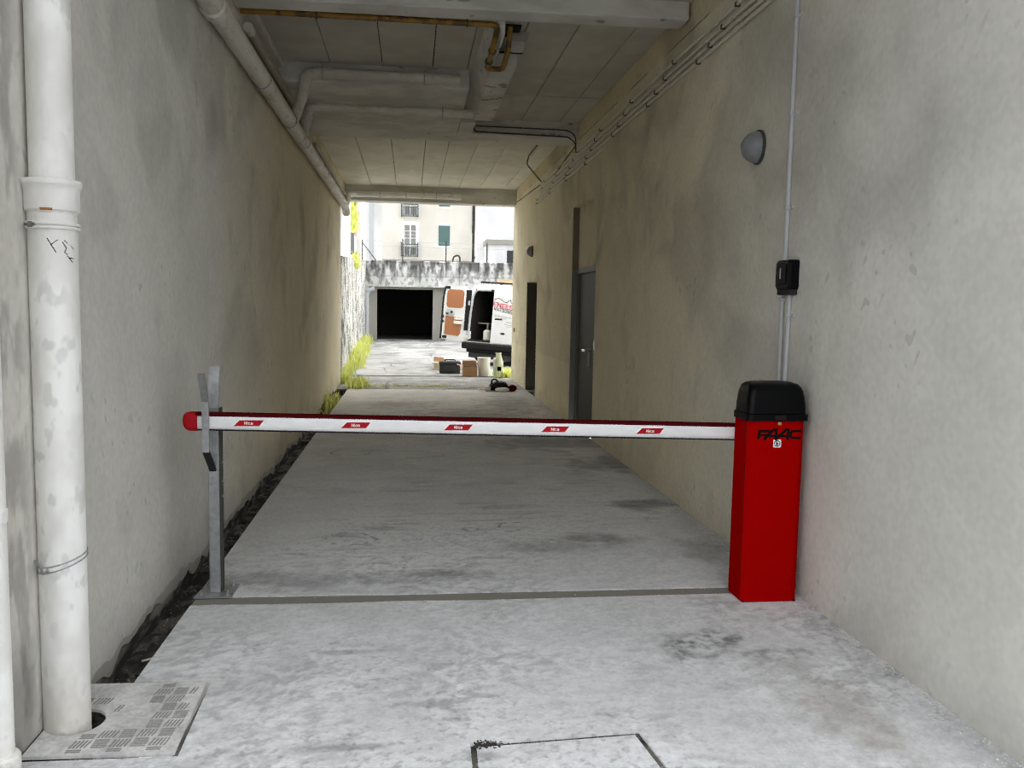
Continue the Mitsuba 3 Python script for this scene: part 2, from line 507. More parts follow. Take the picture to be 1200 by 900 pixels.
# ------------------------------------------------------------------ setting: floor
GAP = 0.017
floor_poly = Polygon([(XL, Y_FRONT - 0.4), (XL, 2.90), (-0.775, 2.895), (-0.795, 3.48), (-1.10, 3.495), (-1.10, 15.45), (XR, 15.45), (XR, Y_FRONT - 0.4)])
# sunken joint strip across the slab, by the barrier
xs = np.linspace(-1.2, XR + 0.1, 40)
wob = np.array([meshkit.noise(np.array([x * 2.0, 0.3, 0.0])) for x in xs])
wob2 = np.array([meshkit.noise(np.array([x * 3.0, 7.3, 0.0])) for x in xs])
north, south = 4.485 + 0.03 * wob, 4.36 + 0.03 * wob2
joint_poly = Polygon(list(zip(xs, south)) + list(zip(xs[::-1], north[::-1]))).intersection(floor_poly)
patch_poly = Polygon([(0.238, 2.873), (0.827, 2.914), (0.90, 2.33), (0.225, 2.30)])
slab = floor_poly.difference(joint_poly).difference(patch_poly.buffer(GAP, join_style=2))
parts = sorted(slab.geoms, key=lambda g: g.centroid.y) if hasattr(slab, 'geoms') else [slab]
struct('floor', prism_xy(floor_poly, -0.20, -0.03), 'm_floor')
for g in parts:
    if g.area > 0.01:
        obj('slab', prism_xy(g, -0.05, 0.0), 'm_floor', 'floor')
obj('joint_strip', prism_xy(joint_poly, -0.05, -0.006), 'm_joint', 'floor', label='dark earthy joint strip across the concrete')
obj('cover_slab', prism_xy(patch_poly.buffer(-0.004), -0.05, -0.001), 'm_floor', 'floor', label='rectangular cover slab set in the concrete')
gap_ring = patch_poly.buffer(GAP, join_style=2).difference(patch_poly.buffer(-0.004))
obj('joint_dirt', prism_xy(gap_ring, -0.05, -0.008), 'm_soil', 'floor')
# street in front of the passage, behind the camera
struct('street', join(box(-25, 25, -30, Y_FRONT - 0.4, -0.25, -0.005)), 'm_asphalt')

# trench between slab and left wall
gx, gy = np.meshgrid(np.linspace(XL - 0.05, -1.0, 12), np.linspace(2.85, 16.5, 240), indexing='ij')
gz = -0.16 + 0.06 * (meshkit.fbm(np.stack([gx * 9, gy * 6, gx * 0], -1), 4, 3) - 0.5)


def grid_mesh(X, Y, Z):
    n, m = X.shape
    i = np.arange(n * m).reshape(n, m)
    q = np.stack([i[:-1, :-1], i[1:, :-1], i[1:, 1:], i[:-1, 1:]], -1).reshape(-1, 4)
    return M(np.stack([X, Y, Z], -1).reshape(-1, 3), np.vstack([q[:, [0, 1, 2]], q[:, [0, 2, 3]]]))


struct('trench', grid_mesh(gx, gy, gz), 'm_soil', 'dark soil bottom of the drainage trench along the left wall', smooth=True)
# the pit under the tread plate
struct('trim_1', join(box(XL, -0.775, 2.88, 2.90, -0.2, -0.004), box(-0.795, -0.775, 2.9, 3.48, -0.2, -0.004)), 'm_damp')

# ------------------------------------------------------------------ setting: left wall
struct('wall_left', box(XL - 0.30, XL - 0.014, Y_FRONT, Y_LEFT_END, -0.22, ZC + 0.2), 'm_damp')
ys = np.linspace(3.49, Y_LEFT_END, 420)
rag = -0.02 + 0.13 * (meshkit.fbm(np.stack([ys * 1.7, ys * 0, ys * 0 + 2.0], -1), 4, 11) - 0.42) + 0.05 * (meshkit.fbm(np.stack([ys * 11, ys * 0, ys * 0 + 4.0], -1), 2, 2) - 0.5)
pl = Polygon([(Y_FRONT, 0.0)] + [(3.485, 0.0)] + list(zip(ys, rag)) + [(Y_LEFT_END, ZC + 0.2), (Y_FRONT, ZC + 0.2)])
obj('plaster', prism_yz(pl, XL - 0.014, XL), 'm_plaster', 'wall_left', smooth=False, label='pale grey plaster with a ragged lower edge')
ys2 = ys[:330]
rag2 = rag[:330] - 0.025 - 0.06 * meshkit.noise(np.stack([ys2 * 6, ys2 * 0, ys2 * 0 + 1.0], -1), 5)
base = Polygon(list(zip(ys2, rag[:330] + 0.02)) + list(zip(ys2[::-1], rag2[::-1])))
obj('base_coat', prism_yz(base.buffer(0), XL - 0.014, XL - 0.006), 'm_greybeige', 'wall_left', smooth=False, label='rough grey base coat showing below the plaster')

# ------------------------------------------------------------------ setting: right wall with two door recesses
wall = sbox(Y_FRONT, -0.2, Y_RIGHT_END, ZC + 0.2).difference(sbox(9.73, -0.3, 11.20, 2.83)).difference(sbox(14.33, -0.3, 15.58, 1.96))
struct('wall_right', prism_yz(wall, XR, XR + 0.30), 'm_plaster', smooth=False)
obj('recess_panel', box(XR + 0.085, XR + 0.2, 9.73, 11.20, 2.03, 2.83), 'm_plaster', 'wall_right', label='plastered panel in the recess above the metal door')
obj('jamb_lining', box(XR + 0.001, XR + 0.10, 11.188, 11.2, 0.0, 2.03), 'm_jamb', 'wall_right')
obj('upper_jamb_shade', box(XR + 0.001, XR + 0.085, 11.188, 11.2, 2.03, 2.83), 'm_jamb_shade', 'wall_right')  # thin brown sheet added to darken the upper jamb like shade
obj('far_jamb_shade', box(XR + 0.004, XR + 0.29, 15.566, 15.58, 0.0, 1.96), 'm_door_brown_and_shade', 'wall_right')  # dark sheet added in place of shade on the far jamb
# door 1
d1 = 'door_1'
put(d1, box(XR + 0.088, XR + 0.13, 9.80, 11.10, 0.01, 1.965, 0.004), 'm_door', smooth=30)
labels[d1] = {'kind': 'structure', 'label': 'dark grey metal service door in the tall recess of the right wall'}
obj('frame', join(box(XR + 0.06, XR + 0.14, 9.735, 11.19, 1.965, 2.03, 0.004), box(XR + 0.07, XR + 0.14, 11.10, 11.185, 0.0, 1.97, 0.004), box(XR + 0.07, XR + 0.14, 9.735, 9.80, 0.0, 1.97, 0.004)), 'm_frame', d1, label='grey metal door frame')
obj('kick_panel', box(XR + 0.082, XR + 0.09, 9.83, 11.07, 0.04, 0.80, 0.002), 'm_door', d1)
obj('lock_plate', box(XR + 0.078, XR + 0.089, 10.30, 10.44, 0.80, 1.03, 0.003), 'm_frame', d1, label='steel lock plate')
obj('handle', join(cyl((XR + 0.09, 10.40, 1.0), (XR + 0.03, 10.40, 1.0), 0.011), box(XR + 0.018, XR + 0.036, 10.33, 10.52, 0.985, 1.015, 0.004)), 'm_steel', d1, label='steel lever handle')
# door 2
d2 = 'door_2'
put(d2, box(XR + 0.24, XR + 0.29, 14.34, 15.56, 0.01, 1.95, 0.004), 'm_door_brown_and_shade')
labels[d2] = {'kind': 'structure', 'label': 'brown door deep in the far narrow recess of the right wall'}
obj('frame', join(box(XR + 0.20, XR + 0.29, 15.50, 15.56, 0, 1.95), box(XR + 0.2, XR + 0.29, 14.34, 15.57, 1.9, 1.96)), 'm_door_brown_and_shade', d2)
# massing around the passage
struct('wall_left_001', box(XL - 0.30, XL, Y_LEFT_END, 17.8, 3.42, ZC + 0.2), 'm_plaster', 'short piece of wall carrying the far lintel on the left')
struct('wall_building', join(box(XL - 5.5, XL - 0.30, Y_FRONT, 16.5, -0.2, 9.0), box(XR + 0.30, XR + 8.0, Y_FRONT, Y_RIGHT_END, -0.2, 9.0),
                             box(XL - 0.30, XR + 0.30, Y_COVER, Y_RIGHT_END, ZC + 0.2, 9.0)), 'm_white_wall')

# ------------------------------------------------------------------ setting: ceiling of slab panels
struct('ceiling', box(XL, XR, Y_COVER, Y_RIGHT_END, ZC + 0.03, ZC + 0.20), 'm_gap')
joints = [XL, -0.79, -0.29, 0.20, 0.54, 0.95, 1.37, 1.85, XR]
for k in range(len(joints) - 1):
    a, b = joints[k] + 0.004, joints[k + 1] - 0.004
    if k == 0:
        a = XL
    for y0, y1 in ((Y_COVER, 6.6), (6.75, 9.62), (9.655, 11.0), (11.2, 17.6)):
        dz = rng.uniform(-0.003, 0.003)
        obj('panel', box(a, b, y0, y1, ZC + dz, ZC + 0.04, 0.004), 'm_ceiling', 'ceiling')
bm1 = box(XL, XR - 0.02, 6.53, 6.76, 3.728, ZC + 0.05, 0.012)
bm1.vertices[:, 2] -= np.where(bm1.vertices[:, 2] < 3.8, 0.009 * (XR - bm1.vertices[:, 0]), 0)
struct('ceiling_beam', bm1, 'm_beam', 'pale concrete beam across the passage nearest the camera')
struct('ceiling_beam_001', join(box(XL, XR, 10.95, 11.45, 3.80, ZC + 0.05, 0.008), box(XL, XR, 11.02, 11.62, 3.69, 3.81, 0.008)), 'm_beam', 'concrete cross beam in the middle of the passage')
struct('ceiling_beam_002', box(XL, XR, 17.42, 17.76, 3.55, ZC + 0.05, 0.01), 'm_beam', 'concrete lintel at the far mouth of the passage')
obj('ledge', box(XL, XR, 11.0, 11.04, 3.795, 3.82, 0.004), 'm_beam', 'ceiling_beam_001')
# shallow rib running along the ceiling between the beams
rib = Polygon([(0.60, 3.865), (0.70, 3.64), (0.915, 3.64), (0.915, 3.865)])
struct('ceiling_rib', join(prism_xz(rib, 7.72, 10.0)), 'm_beam', 'pale rib along the middle of the ceiling')
struct('ceiling_soffit', box(XL, 0.565, 8.74, 10.97, 3.67, ZC + 0.05, 0.008), 'm_beam', 'dropped soffit in the left half of the ceiling before the cross beam')
rib2 = Polygon([(0.60, 3.865), (0.70, 3.64), (0.715, 3.64), (0.715, 3.865)])
obj('fillet', prism_xz(rib2, 6.83, 7.72), 'm_beam', 'ceiling_rib')
struct('trim_2', box(0.57, 0.75, 10.30, 11.04, 3.675, 3.862, 0.006), 'm_beam', 'short concrete block on the cross beam')
struct('trim_3', box(XL, -1.24, 6.83, 10.96, 3.80, 3.862, 0.004), 'm_beam', 'plaster strip in the corner of ceiling and left wall')

# ------------------------------------------------------------------ pipes on the left wall and ceiling
dp = thing('drain_pipe', 'thick grey drain pipe running along the top of the left wall, with branches', 'pipe')
ZP, XP, RP = 3.345, -1.222, 0.073
obj('main_pipe', tube(bend([(XP, 3.6, ZP + 0.02), (XP, 16.55, ZP - 0.01), (XP, 16.75, ZP - 0.12)], 0.12), RP, 24), 'm_drain', dp)
for y in (5.62, 9.75, 10.15, 12.4, 14.4):
    obj('coupling', cyl((XP, y, ZP + 0.005), (XP, y + 0.10, ZP + 0.005), RP + 0.009, 24), 'm_drain', dp)
for y in (4.6, 7.4, 9.0, 11.8, 13.5, 15.6):
    obj('bracket', join(tube([(XP + (RP + 0.004) * math.cos(t), y, ZP + 0.008 + (RP + 0.004) * math.sin(t)) for t in np.linspace(0, 2 * np.pi, 25)], 0.005, 6), box(XL, XP - RP + 0.01, y - 0.012, y + 0.012, ZP - 0.01, ZP + 0.01)), 'm_galv', dp)
b1 = [(0.47, 8.67, 3.745), (-1.02, 8.67, 3.745), (-1.05, 8.80, 3.60), (XP + 0.02, 9.15, ZP + 0.02)]
obj('branch_pipe', tube(bend(b1, 0.12, 8), 0.052, 20), 'm_drain', dp, label='upper branch pipe bending down from the ceiling')
obj('branch_pipe', tube(bend([(0.66, 9.50, 3.60), (-1.09, 9.50, 3.60), (-1.13, 9.62, 3.44), (XP + 0.02, 9.9, ZP)], 0.08, 8), 0.047, 20), 'm_drain', dp, label='lower branch pipe in front of the cross beam')
obj('branch_pipe', tube(bend([(XP, 16.7, ZP - 0.0), (XP + 0.02, 17.1, 3.62), (-1.10, 17.30, 3.66), (0.96, 17.30, 3.665)], 0.09, 8), 0.055, 20), 'm_pvc', dp, label='far branch pipe along the lintel')
obj('end_cap', cyl((0.86, 17.30, 3.665), (0.99, 17.30, 3.665), 0.064, 20), 'm_pvc', dp)
for x, y, z in ((-0.86, 8.67, 3.745), (0.12, 8.67, 3.745), (0.33, 9.50, 3.60), (-0.6, 17.30, 3.665), (-0.1, 17.3, 3.665), (0.5, 17.3, 3.665)):
    r = 0.058
    obj('hanger', join(tube([(x, y + r * math.cos(t), z + r * math.sin(t)) for t in np.linspace(0, 2 * np.pi, 21)], 0.006, 6), cyl((x, y, z + r), (x, y, z + r + 0.03), 0.006, 8)), 'm_conduit_dark', dp)
obj('coupling', cyl((-0.80, 8.67, 3.745), (-0.93, 8.67, 3.745), 0.06, 20), 'm_drain', dp)
obj('coupling', cyl((-1.105, 9.56, 3.52), (-1.125, 9.61, 3.45), 0.056, 20), 'm_drain', dp)

wp = thing('water_pipe', 'thinner pipe above the thick drain pipe on the left wall', 'pipe')
obj('pipe', tube([(-1.258, 7.05, 3.64), (-1.258, 10.9, 3.64)], 0.036, 16), 'm_conduit_dark', wp)
obj('collar', cyl((-1.258, 7.0, 3.64), (-1.258, 7.12, 3.64), 0.040, 16), 'm_drain', wp)
wp2 = thing('water_pipe', 'slim pipe beside the drain pipe, beyond the middle cross beam', 'pipe')
obj('pipe', tube([(-1.262, 11.7, 3.60), (-1.262, 17.2, 3.60)], 0.03, 12), 'm_conduit_dark', wp2)

gp = thing('gas_pipe', 'rusty yellow gas pipe under the ceiling behind the first beam', 'pipe')
obj('pipe', tube(bend([(XL + 0.02, 6.84, 3.71), (0.66, 6.84, 3.71), (0.645, 7.10, 3.60), (0.645, 7.52, 3.60), (0.645, 7.60, 3.58), (0.78, 7.60, 3.58), (0.78, 7.20, 3.62), (0.79, 7.15, 3.80)], 0.06, 6), 0.023, 14), 'm_gas', gp)
for x in (-0.72, 0.42):
    obj('clip', join(tube([(x, 6.84 + 0.028 * math.cos(t), 3.71 + 0.028 * math.sin(t)) for t in np.linspace(0, 2 * np.pi, 17)], 0.006, 6), cyl((x, 6.84, 3.735), (x, 6.84, ZC), 0.006, 8)), 'm_lamp_base', gp)
for y in (7.15, 7.45):
    obj('clip', tube([(0.645 + 0.028 * math.cos(t), y, 3.60 + 0.028 * math.sin(t)) for t in np.linspace(0, 2 * np.pi, 17)], 0.006, 6), 'm_lamp_base', gp)
cb = thing('ceiling_box', 'small pale box with a dark hole on the ceiling beside the bent gas pipe', 'box')
obj('body', box(0.80, 0.96, 7.58, 7.72, 3.755, 3.862, 0.005), 'm_beam', cb)
obj('recess', box(0.72, 0.90, 7.28, 7.56, 3.842, 3.861, 0.002), 'm_gap', cb)
obj('cover', box(0.84, 0.98, 7.44, 7.585, 3.815, 3.862, 0.004), 'm_greybeige', cb)
obj('strap', box(0.74, 0.965, 7.70, 7.726, 3.75, 3.762, 0.002), 'm_black_matt', cb)

# cables on the cross beam
c1 = thing('cable', 'grey cable hanging along the lower edge of the middle cross beam', 'cable')
obj('run', tube(bend([(0.775, 10.93, 3.86), (0.775, 10.93, 3.70), (1.98, 10.99, 3.69), (2.075, 10.99, 3.62), (2.085, 11.0, 3.50)], 0.04), 0.009, 8), 'm_cable', c1)
c2 = thing('cable', 'thin cable looping on the right half of the middle cross beam', 'cable')
obj('run', tube(bend([(0.80, 10.94, 3.77), (1.95, 10.94, 3.765), (2.06, 10.96, 3.72), (2.085, 10.97, 3.60), (2.085, 12.2, 3.50)], 0.06), 0.008, 8), 'm_cable', c2)
c3 = thing('cable', 'loose cable dropping from the far ceiling to the right wall conduits', 'cable')
obj('run', tube(bend([(1.80, 11.65, 3.85), (1.80, 13.4, 3.85), (1.84, 13.9, 3.80), (2.095, 14.0, 3.55)], 0.1), 0.010, 8), 'm_cable', c3)

# conduits high on the right wall
cz = ((3.52, 3.3, 14.0, 3.51), (3.455, 3.3, 14.4, 3.445), (3.412, 3.3, 14.1, 3.375), (3.37, 3.3, 14.4, 3.315), (3.275, 9.4, 14.6, 3.26))
names = ('uppermost conduit along the top of the right wall', 'second conduit from the top along the right wall', 'third conduit from the top along the right wall',
         'fourth conduit from the top along the right wall', 'short lowest conduit at the far end of the right wall bundle')
for k, (z, y0, y1, z1) in enumerate(cz):
    c = thing('conduit', names[k], 'conduit')
    zat = lambda y: z + (z1 - z) * (y - y0) / (y1 - y0)
    obj('tube', tube([(XR - 0.019, y, zat(y)) for y in np.linspace(y0, y1, 4)], 0.0115, 10), 'm_conduit_pale', c)
    y = max(y0, 4.2) + 0.25 * k
    while y < y1:
        obj('clip', box(XR - 0.034, XR, y - 0.010, y + 0.010, zat(y) - 0.016, zat(y) + 0.016, 0.003), 'm_lamp_base', c)
        y += 1.35
w = thing('cable', 'thin dark wire from the conduit bundle to the far right corner', 'cable')
obj('run', tube([(XR - 0.006, 14.0, 3.52), (XR - 0.006, 17.4, 3.60)], 0.007, 6), 'm_cable', w)
pb = single('wall_patch', box(XR - 0.012, XR, 10.9, 11.35, 3.33, 3.47, 0.004), 'm_beam', 'small mortar lump on the conduits near the middle cross beam', 'mortar patch')

# vertical conduits, reader
vc = thing('conduit', 'vertical grey conduit on the right wall above the black card reader', 'conduit')
obj('tube', tube([(XR - 0.013, 4.655, 3.85), (XR - 0.013, 4.655, 2.6), (XR - 0.013, 4.655, 1.80)], 0.0125, 12), 'm_conduit', vc)
for z in (3.16, 2.63, 2.12):
    obj('clip', join(box(XR - 0.03, XR, 4.635, 4.675, z - 0.012, z + 0.012, 0.003), box(XR - 0.012, XR, 4.60, 4.64, z - 0.008, z + 0.008, 0.002)), 'm_conduit', vc)
vc = thing('conduit', 'left one of the two conduits between card reader and barrier cabinet', 'conduit')
obj('tube', cyl((XR - 0.013, 4.672, 1.625), (XR - 0.013, 4.662, 1.02), 0.0115, 12), 'm_conduit', vc)
obj('clip', box(XR - 0.03, XR, 4.655, 4.69, 1.60, 1.62, 0.003), 'm_conduit', vc)
vc = thing('conduit', 'right one of the two conduits between card reader and barrier cabinet', 'conduit')
obj('tube', cyl((XR - 0.013, 4.578, 1.66), (XR - 0.013, 4.585, 1.02), 0.0125, 12), 'm_conduit', vc)
obj('clip', join(box(XR - 0.03, XR, 4.56, 4.60, 1.51, 1.53, 0.003), box(XR - 0.012, XR, 4.52, 4.56, 1.512, 1.528, 0.002)), 'm_conduit', vc)

cr = thing('card_reader', 'black card reader box on the right wall above the red barrier cabinet', 'card reader')
rings = [np.column_stack([np.full(20, x), rrect(4.50 + i, 4.685 - i, 1.66 + i, 1.825 - i, 0.016)]) for x, i in ((XR - 0.0, 0), (XR - 0.045, 0.0), (XR - 0.058, 0.012))]
obj('housing', loft(rings), 'm_black', cr)
obj('key_cover', box(XR - 0.066, XR - 0.05, 4.545, 4.645, 1.69, 1.80, 0.006), 'm_black_matt', cr, label='matt front cover')
obj('lower_block', box(XR - 0.045, XR, 4.51, 4.68, 1.632, 1.668, 0.005), 'm_rubber', cr)
obj('slot', box(XR - 0.0675, XR - 0.064, 4.59, 4.60, 1.72, 1.78, 0.0), 'm_conduit', cr)
obj('side_trim', box(XR - 0.04, XR - 0.012, 4.684, 4.69, 1.73, 1.80, 0.002), 'm_steel', cr)


# wall lamps
def wall_lamp(y, z, r, label):
    k = thing('wall_lamp', label, 'lamp')
    A = [[0, 0, -1], [0, 1, 0], [1, 0, 0]]                  # z of the lathe -> -x
    base = lathe([(0, 0), (r + 0.006, 0), (r + 0.006, 0.014), (r, 0.018), (0, 0.018)], 36)
    dome = lathe([(r - 0.003, 0.016)] + [((r - 0.003) * math.cos(t), 0.016 + r * 0.98 * math.sin(t)) for t in np.linspace(0.05, math.pi / 2 - 0.001, 12)] + [(0, 0.016 + r * 0.98)], 36)
    obj('base', xform(base, A, (XR, y, z)), 'm_lamp_base', k, label='dark base ring')
    obj('dome', xform(dome, A, (XR, y, z)), 'm_lamp_glass', k, label='grey frosted glass dome')


wall_lamp(5.13, 2.535, 0.098, 'round grey dome lamp high on the right wall near the barrier')
wall_lamp(14.95, 2.485, 0.095, 'small dome lamp on the right wall at the far end of the passage')
single('wall_switch', box(XR - 0.02, XR, 17.30, 17.38, 1.0, 1.08, 0.004), 'm_rust', 'tiny brown switch at the far end of the right wall', 'switch')
single('wall_switch', join(box(XR - 0.02, XR, 9.60, 9.66, 1.05, 1.16, 0.004), box(XR - 0.026, XR - 0.018, 9.615, 9.645, 1.10, 1.125, 0.002)), 'm_steel', 'small steel switch beside the grey metal door', 'switch')

# ------------------------------------------------------------------ downpipes at the entrance
dpv = thing('downpipe', 'thick white downpipe standing in the tread plate at the left wall', 'downpipe')
DX, DY = -1.228, 3.155
obj('lower_pipe', tube([(DX, DY, z) for z in np.linspace(-0.05, 1.845, 8)], 0.0785, 32), 'm_pvc', dpv)
obj('upper_pipe', tube([(DX + 0.004, DY, z) for z in np.linspace(1.86, ZC - 0.002, 8)], 0.071, 32), 'm_pvc', dpv)
sock = lathe([(0.0715, 1.945), (0.094, 1.945), (0.097, 1.938), (0.097, 1.928), (0.091, 1.918), (0.088, 1.90), (0.088, 1.842), (0.0795, 1.836), (0.0785, 1.83)], 40)
sock.apply_translation((DX, DY, 0))
obj('socket', sock, 'm_pvc', dpv, label='white flared pipe socket')
obj('clamp', join(*[tube([(DX + 0.082 * math.cos(t), DY + 0.082 * math.sin(t), zz) for t in np.linspace(0, 2 * np.pi, 41)], 0.006, 8) for zz in (1.782, 1.796)]), 'm_pvc', dpv, label='painted band clamp')
a = math.radians(232)
obj('socket_gap', lathe([(0.0712, 1.9452), (0.0800, 1.9452), (0.0800, 1.9468), (0.0712, 1.9468)], 40).apply_translation((DX, DY, 0)), 'm_damp', dpv)
obj('clamp_bolt', join(cyl((DX - 0.058, DY - 0.075, 1.79), (DX - 0.022, DY - 0.092, 1.79), 0.0045, 10), box(DX - 0.045, DX - 0.030, DY - 0.094, DY - 0.07, 1.781, 1.799, 0.003)), 'm_frame', dpv, label='dark clamp bolt')
obj('rust_spot', tube([(DX + 0.089 * math.cos(t), DY + 0.089 * math.sin(t), 1.842) for t in np.linspace(math.radians(268), math.radians(292), 8)], 0.004, 8), 'm_rust', dpv, label='rusty chip under the socket')
tie = [(DX + 0.081 * math.cos(t), DY + 0.081 * math.sin(t), 0.625 + 0.022 * math.cos(t - 0.6)) for t in np.linspace(0, 2 * np.pi, 41)]
tie2 = [(DX + 0.081 * math.cos(t), DY + 0.081 * math.sin(t), 0.605 + 0.024 * math.cos(t - 0.5)) for t in np.linspace(0, 2 * np.pi, 41)]
obj('wire_tie', join(tube(tie, 0.0025, 6), tube(tie2, 0.0025, 6)), 'm_galv', dpv, label='thin wire wound around the pipe')
obj('tie_knot', join(trimesh.creation.icosphere(2, 0.012).apply_translation((DX - 0.03, DY - 0.083, 0.60)), tube([(DX - 0.07, DY - 0.06, 0.63), (DX - 0.03, DY - 0.088, 0.60), (DX - 0.01, DY - 0.093, 0.60)], 0.004, 6)), 'm_galv', dpv)


def on_pipe(pts, r):
    """Draws a stroke on the pipe: (angle offset from the viewing side in metres, height)."""
    out = []
    for u, z in pts:
        t = math.radians(-66) + u / 0.0785
        out.append((DX + (0.0785 + 0.0003) * math.cos(t), DY + (0.0785 + 0.0003) * math.sin(t), z))
    return tube(out, r, 6)


kz = 1.745
obj('marking', join(*[on_pipe([(x * 0.00052, kz - y * 0.00052) for x, y in s], 0.0016) for s in (
    [(-40, 0), (0, 72)], [(22, 8), (-20, 40), (10, 90)], [(62, 10), (130, 60)], [(48, 20), (75, 60), (60, 85), (80, 100)], [(78, 110), (100, 130), (118, 150)], [(95, 120), (130, 125)])]), 'm_ink', dpv, label='small pencilled marks')

tp = thing('downpipe', 'thin white downpipe at the left edge of the picture', 'downpipe')
obj('pipe', tube([(-1.262, 2.72, z) for z in np.linspace(0.12, ZC - 0.002, 6)], 0.042, 24), 'm_pvc', tp)
obj('foot', lathe([(0, -0.0), (0.052, 0.0), (0.052, 0.115), (0.046, 0.125), (0, 0.125)], 24).apply_translation((-1.255, 2.72, 0)), 'm_pvc', tp)
obj('collar', lathe([(0.042, 0.86), (0.046, 0.862), (0.046, 0.90), (0.042, 0.902)], 24).apply_translation((-1.262, 2.72, 0.0)), 'm_pvc', tp)

# ------------------------------------------------------------------ tread plate
plate = Polygon([(-1.292, 2.925), (-1.292, 3.485), (-1.09, 3.478), (-0.81, 3.465), (-0.808, 3.38), (-0.79, 2.91)])
hole = Point(-1.205, 3.165).buffer(0.102)
pk = thing('tread_plate', 'worn grey tread plate cover at the foot of the thick downpipe', 'metal cover')
obj('plate', prism_xy(plate.difference(hole), -0.008, 0.004), 'm_plate', pk, smooth=False)
bars = []
inner = plate.buffer(-0.015).difference(hole.buffer(0.02))
cell = 0.066
for i in range(-8, 9):
    for j in range(-8, 9):
        cx, cy = -1.04 + i * cell + 0.10 * j * cell, 3.19 + j * cell
        wear = meshkit.noise(np.array([cx * 7, cy * 7, 1.0])) + (cx + 1.05) * 1.6 - (cy - 3.2) * 0.4
        if wear < 0.35:
            continue
        for q in range(-2, 3):
            if (i + j) % 2 == 0:
                seg = LineString([(cx + q * 0.0125 - 0.004, cy - 0.024), (cx + q * 0.0125 + 0.004, cy + 0.024)])
            else:
                seg = LineString([(cx - 0.024, cy + q * 0.0125), (cx + 0.024, cy + q * 0.0125)])
            if inner.contains(seg):
                bars.append(prism_xy(seg.buffer(0.0022, cap_style=2), 0.0035, 0.0068))
obj('tread_bars', join(*bars), 'm_tread', pk, smooth=False, kind='stuff')

# ------------------------------------------------------------------ barrier
bk = thing('barrier', 'red barrier cabinet by the right wall with its long white boom across the passage', 'barrier')
cab = np.array([(1.752, 4.262), (1.768, 4.243), (1.80, 4.234), (2.02, 4.234), (2.045, 4.243), (2.062, 4.262), (2.062, 4.425), (1.752, 4.425)])
obj('cabinet', loft([ring_xy(cab, 0.004), ring_xy(cab, 0.99)]), 'm_red', bk, smooth=35, label='glossy red steel cabinet')
obj('door_seam', join(box(1.7505, 1.7555, 4.262, 4.266, 0.01, 0.985), box(1.758, 2.056, 4.2405, 4.4, 0.0, 0.006)), 'm_red_dark', bk)


def capring(ix0, ix1, iy0, iy1, r, z):
    return ring_xy(rrect(1.738 + ix0, 2.076 - ix1, 4.22 + iy0, 4.437 - iy1, r, 6), z)


obj('hood', loft([capring(0, 0, 0, 0, .03, .972), capring(0, 0, 0, 0, .03, 1.006), capring(.007, .008, .008, .006, .03, 1.010), capring(.009, .011, .012, .007, .032, 1.06), capring(.013, .015, .018, .009, .034, 1.10),
                  capring(.019, .020, .026, .012, .036, 1.130), capring(.027, .027, .038, .015, .036, 1.148), capring(.040, .038, .056, .022, .034, 1.160), capring(.065, .06, .085, .035, .028, 1.168), capring(.10, .10, .12, .05, .015, 1.171)]), 'm_black', bk, smooth=50, label='black plastic hood')
obj('latch', box(1.885, 1.945, 4.212, 4.224, 0.978, 1.002, 0.003), 'm_black_matt', bk)
obj('latch_mark', join(box(1.893, 1.90, 4.2105, 4.2125, .984, .997), box(1.903, 1.937, 4.2105, 4.2125, .992, .994), box(1.908, 1.935, 4.2105, 4.2125, .985, .987)), 'm_red_dark', bk)
obj('key_lock', join(xform(lathe([(0, 0), (0.011, 0), (0.011, 0.006), (0.008, 0.009), (0, 0.009)], 20), [[1, 0, 0], [0, 0, -1], [0, 1, 0]], (1.918, 4.236, 0.958))), 'm_brass', bk, label='brass key lock')
obj('bottom_gap', box(1.765, 2.05, 4.25, 4.41, 0.0, 0.006), 'm_gap', bk)
# the maker's lettering, cut as strokes
S = 0.000253


def stroke(pts, w):
    return LineString(pts).buffer(w, cap_style=2, join_style=2)


logo = unary_union([
    stroke([(148, 610), (166, 452), (395, 452)], 27), stroke([(160, 535), (345, 535)], 22),
    stroke([(262, 632), (470, 418)], 29), stroke([(525, 395), (522, 598)], 29), stroke([(455, 418), (545, 418)], 22), stroke([(350, 555), (520, 555)], 21),
    stroke([(505, 636), (742, 415)], 29), stroke([(790, 398), (778, 632)], 28), stroke([(725, 416), (806, 416)], 22), stroke([(600, 555), (780, 555)], 21),
    stroke([(1072, 450), (880, 450), (842, 478), (838, 565), (868, 594), (1058, 594)], 24)])
logo = affinity.affine_transform(logo, [S, 0, 0, -S, 1.799 - 120 * S, 0.936 + 380 * S])
obj('lettering', xform(extr(logo, 0.0012), XZ, (0, 4.2342, 0)), 'm_ink', bk, smooth=False, label='large black slanted lettering')
cxs, czs = 1.909, 0.853
obj('warning_sticker', xform(extr(Polygon(rrect(cxs - .0215, cxs + .0215, czs - .0215, czs + .0215, .006)), 0.001), XZ, (0, 4.2342, 0)), 'm_white', bk, smooth=False, label='small white square warning sticker')
sym = unary_union([Point(cxs, czs).buffer(.0165).difference(Point(cxs, czs).buffer(.013)), Point(cxs - .001, czs + .0075).buffer(.003), stroke([(cxs - .001, czs + .004), (cxs, czs - .003), (cxs + .004, czs - .010)], .0026),
                   stroke([(cxs, czs - .003), (cxs - .005, czs - .010)], .002), stroke([(cxs - .007, czs - .001), (cxs - .001, czs + .003), (cxs + .007, czs)], .0016)])
obj('warning_symbol', xform(extr(sym, 0.0006), XZ, (0, 4.2330, 0)), 'm_ink', bk, smooth=False)
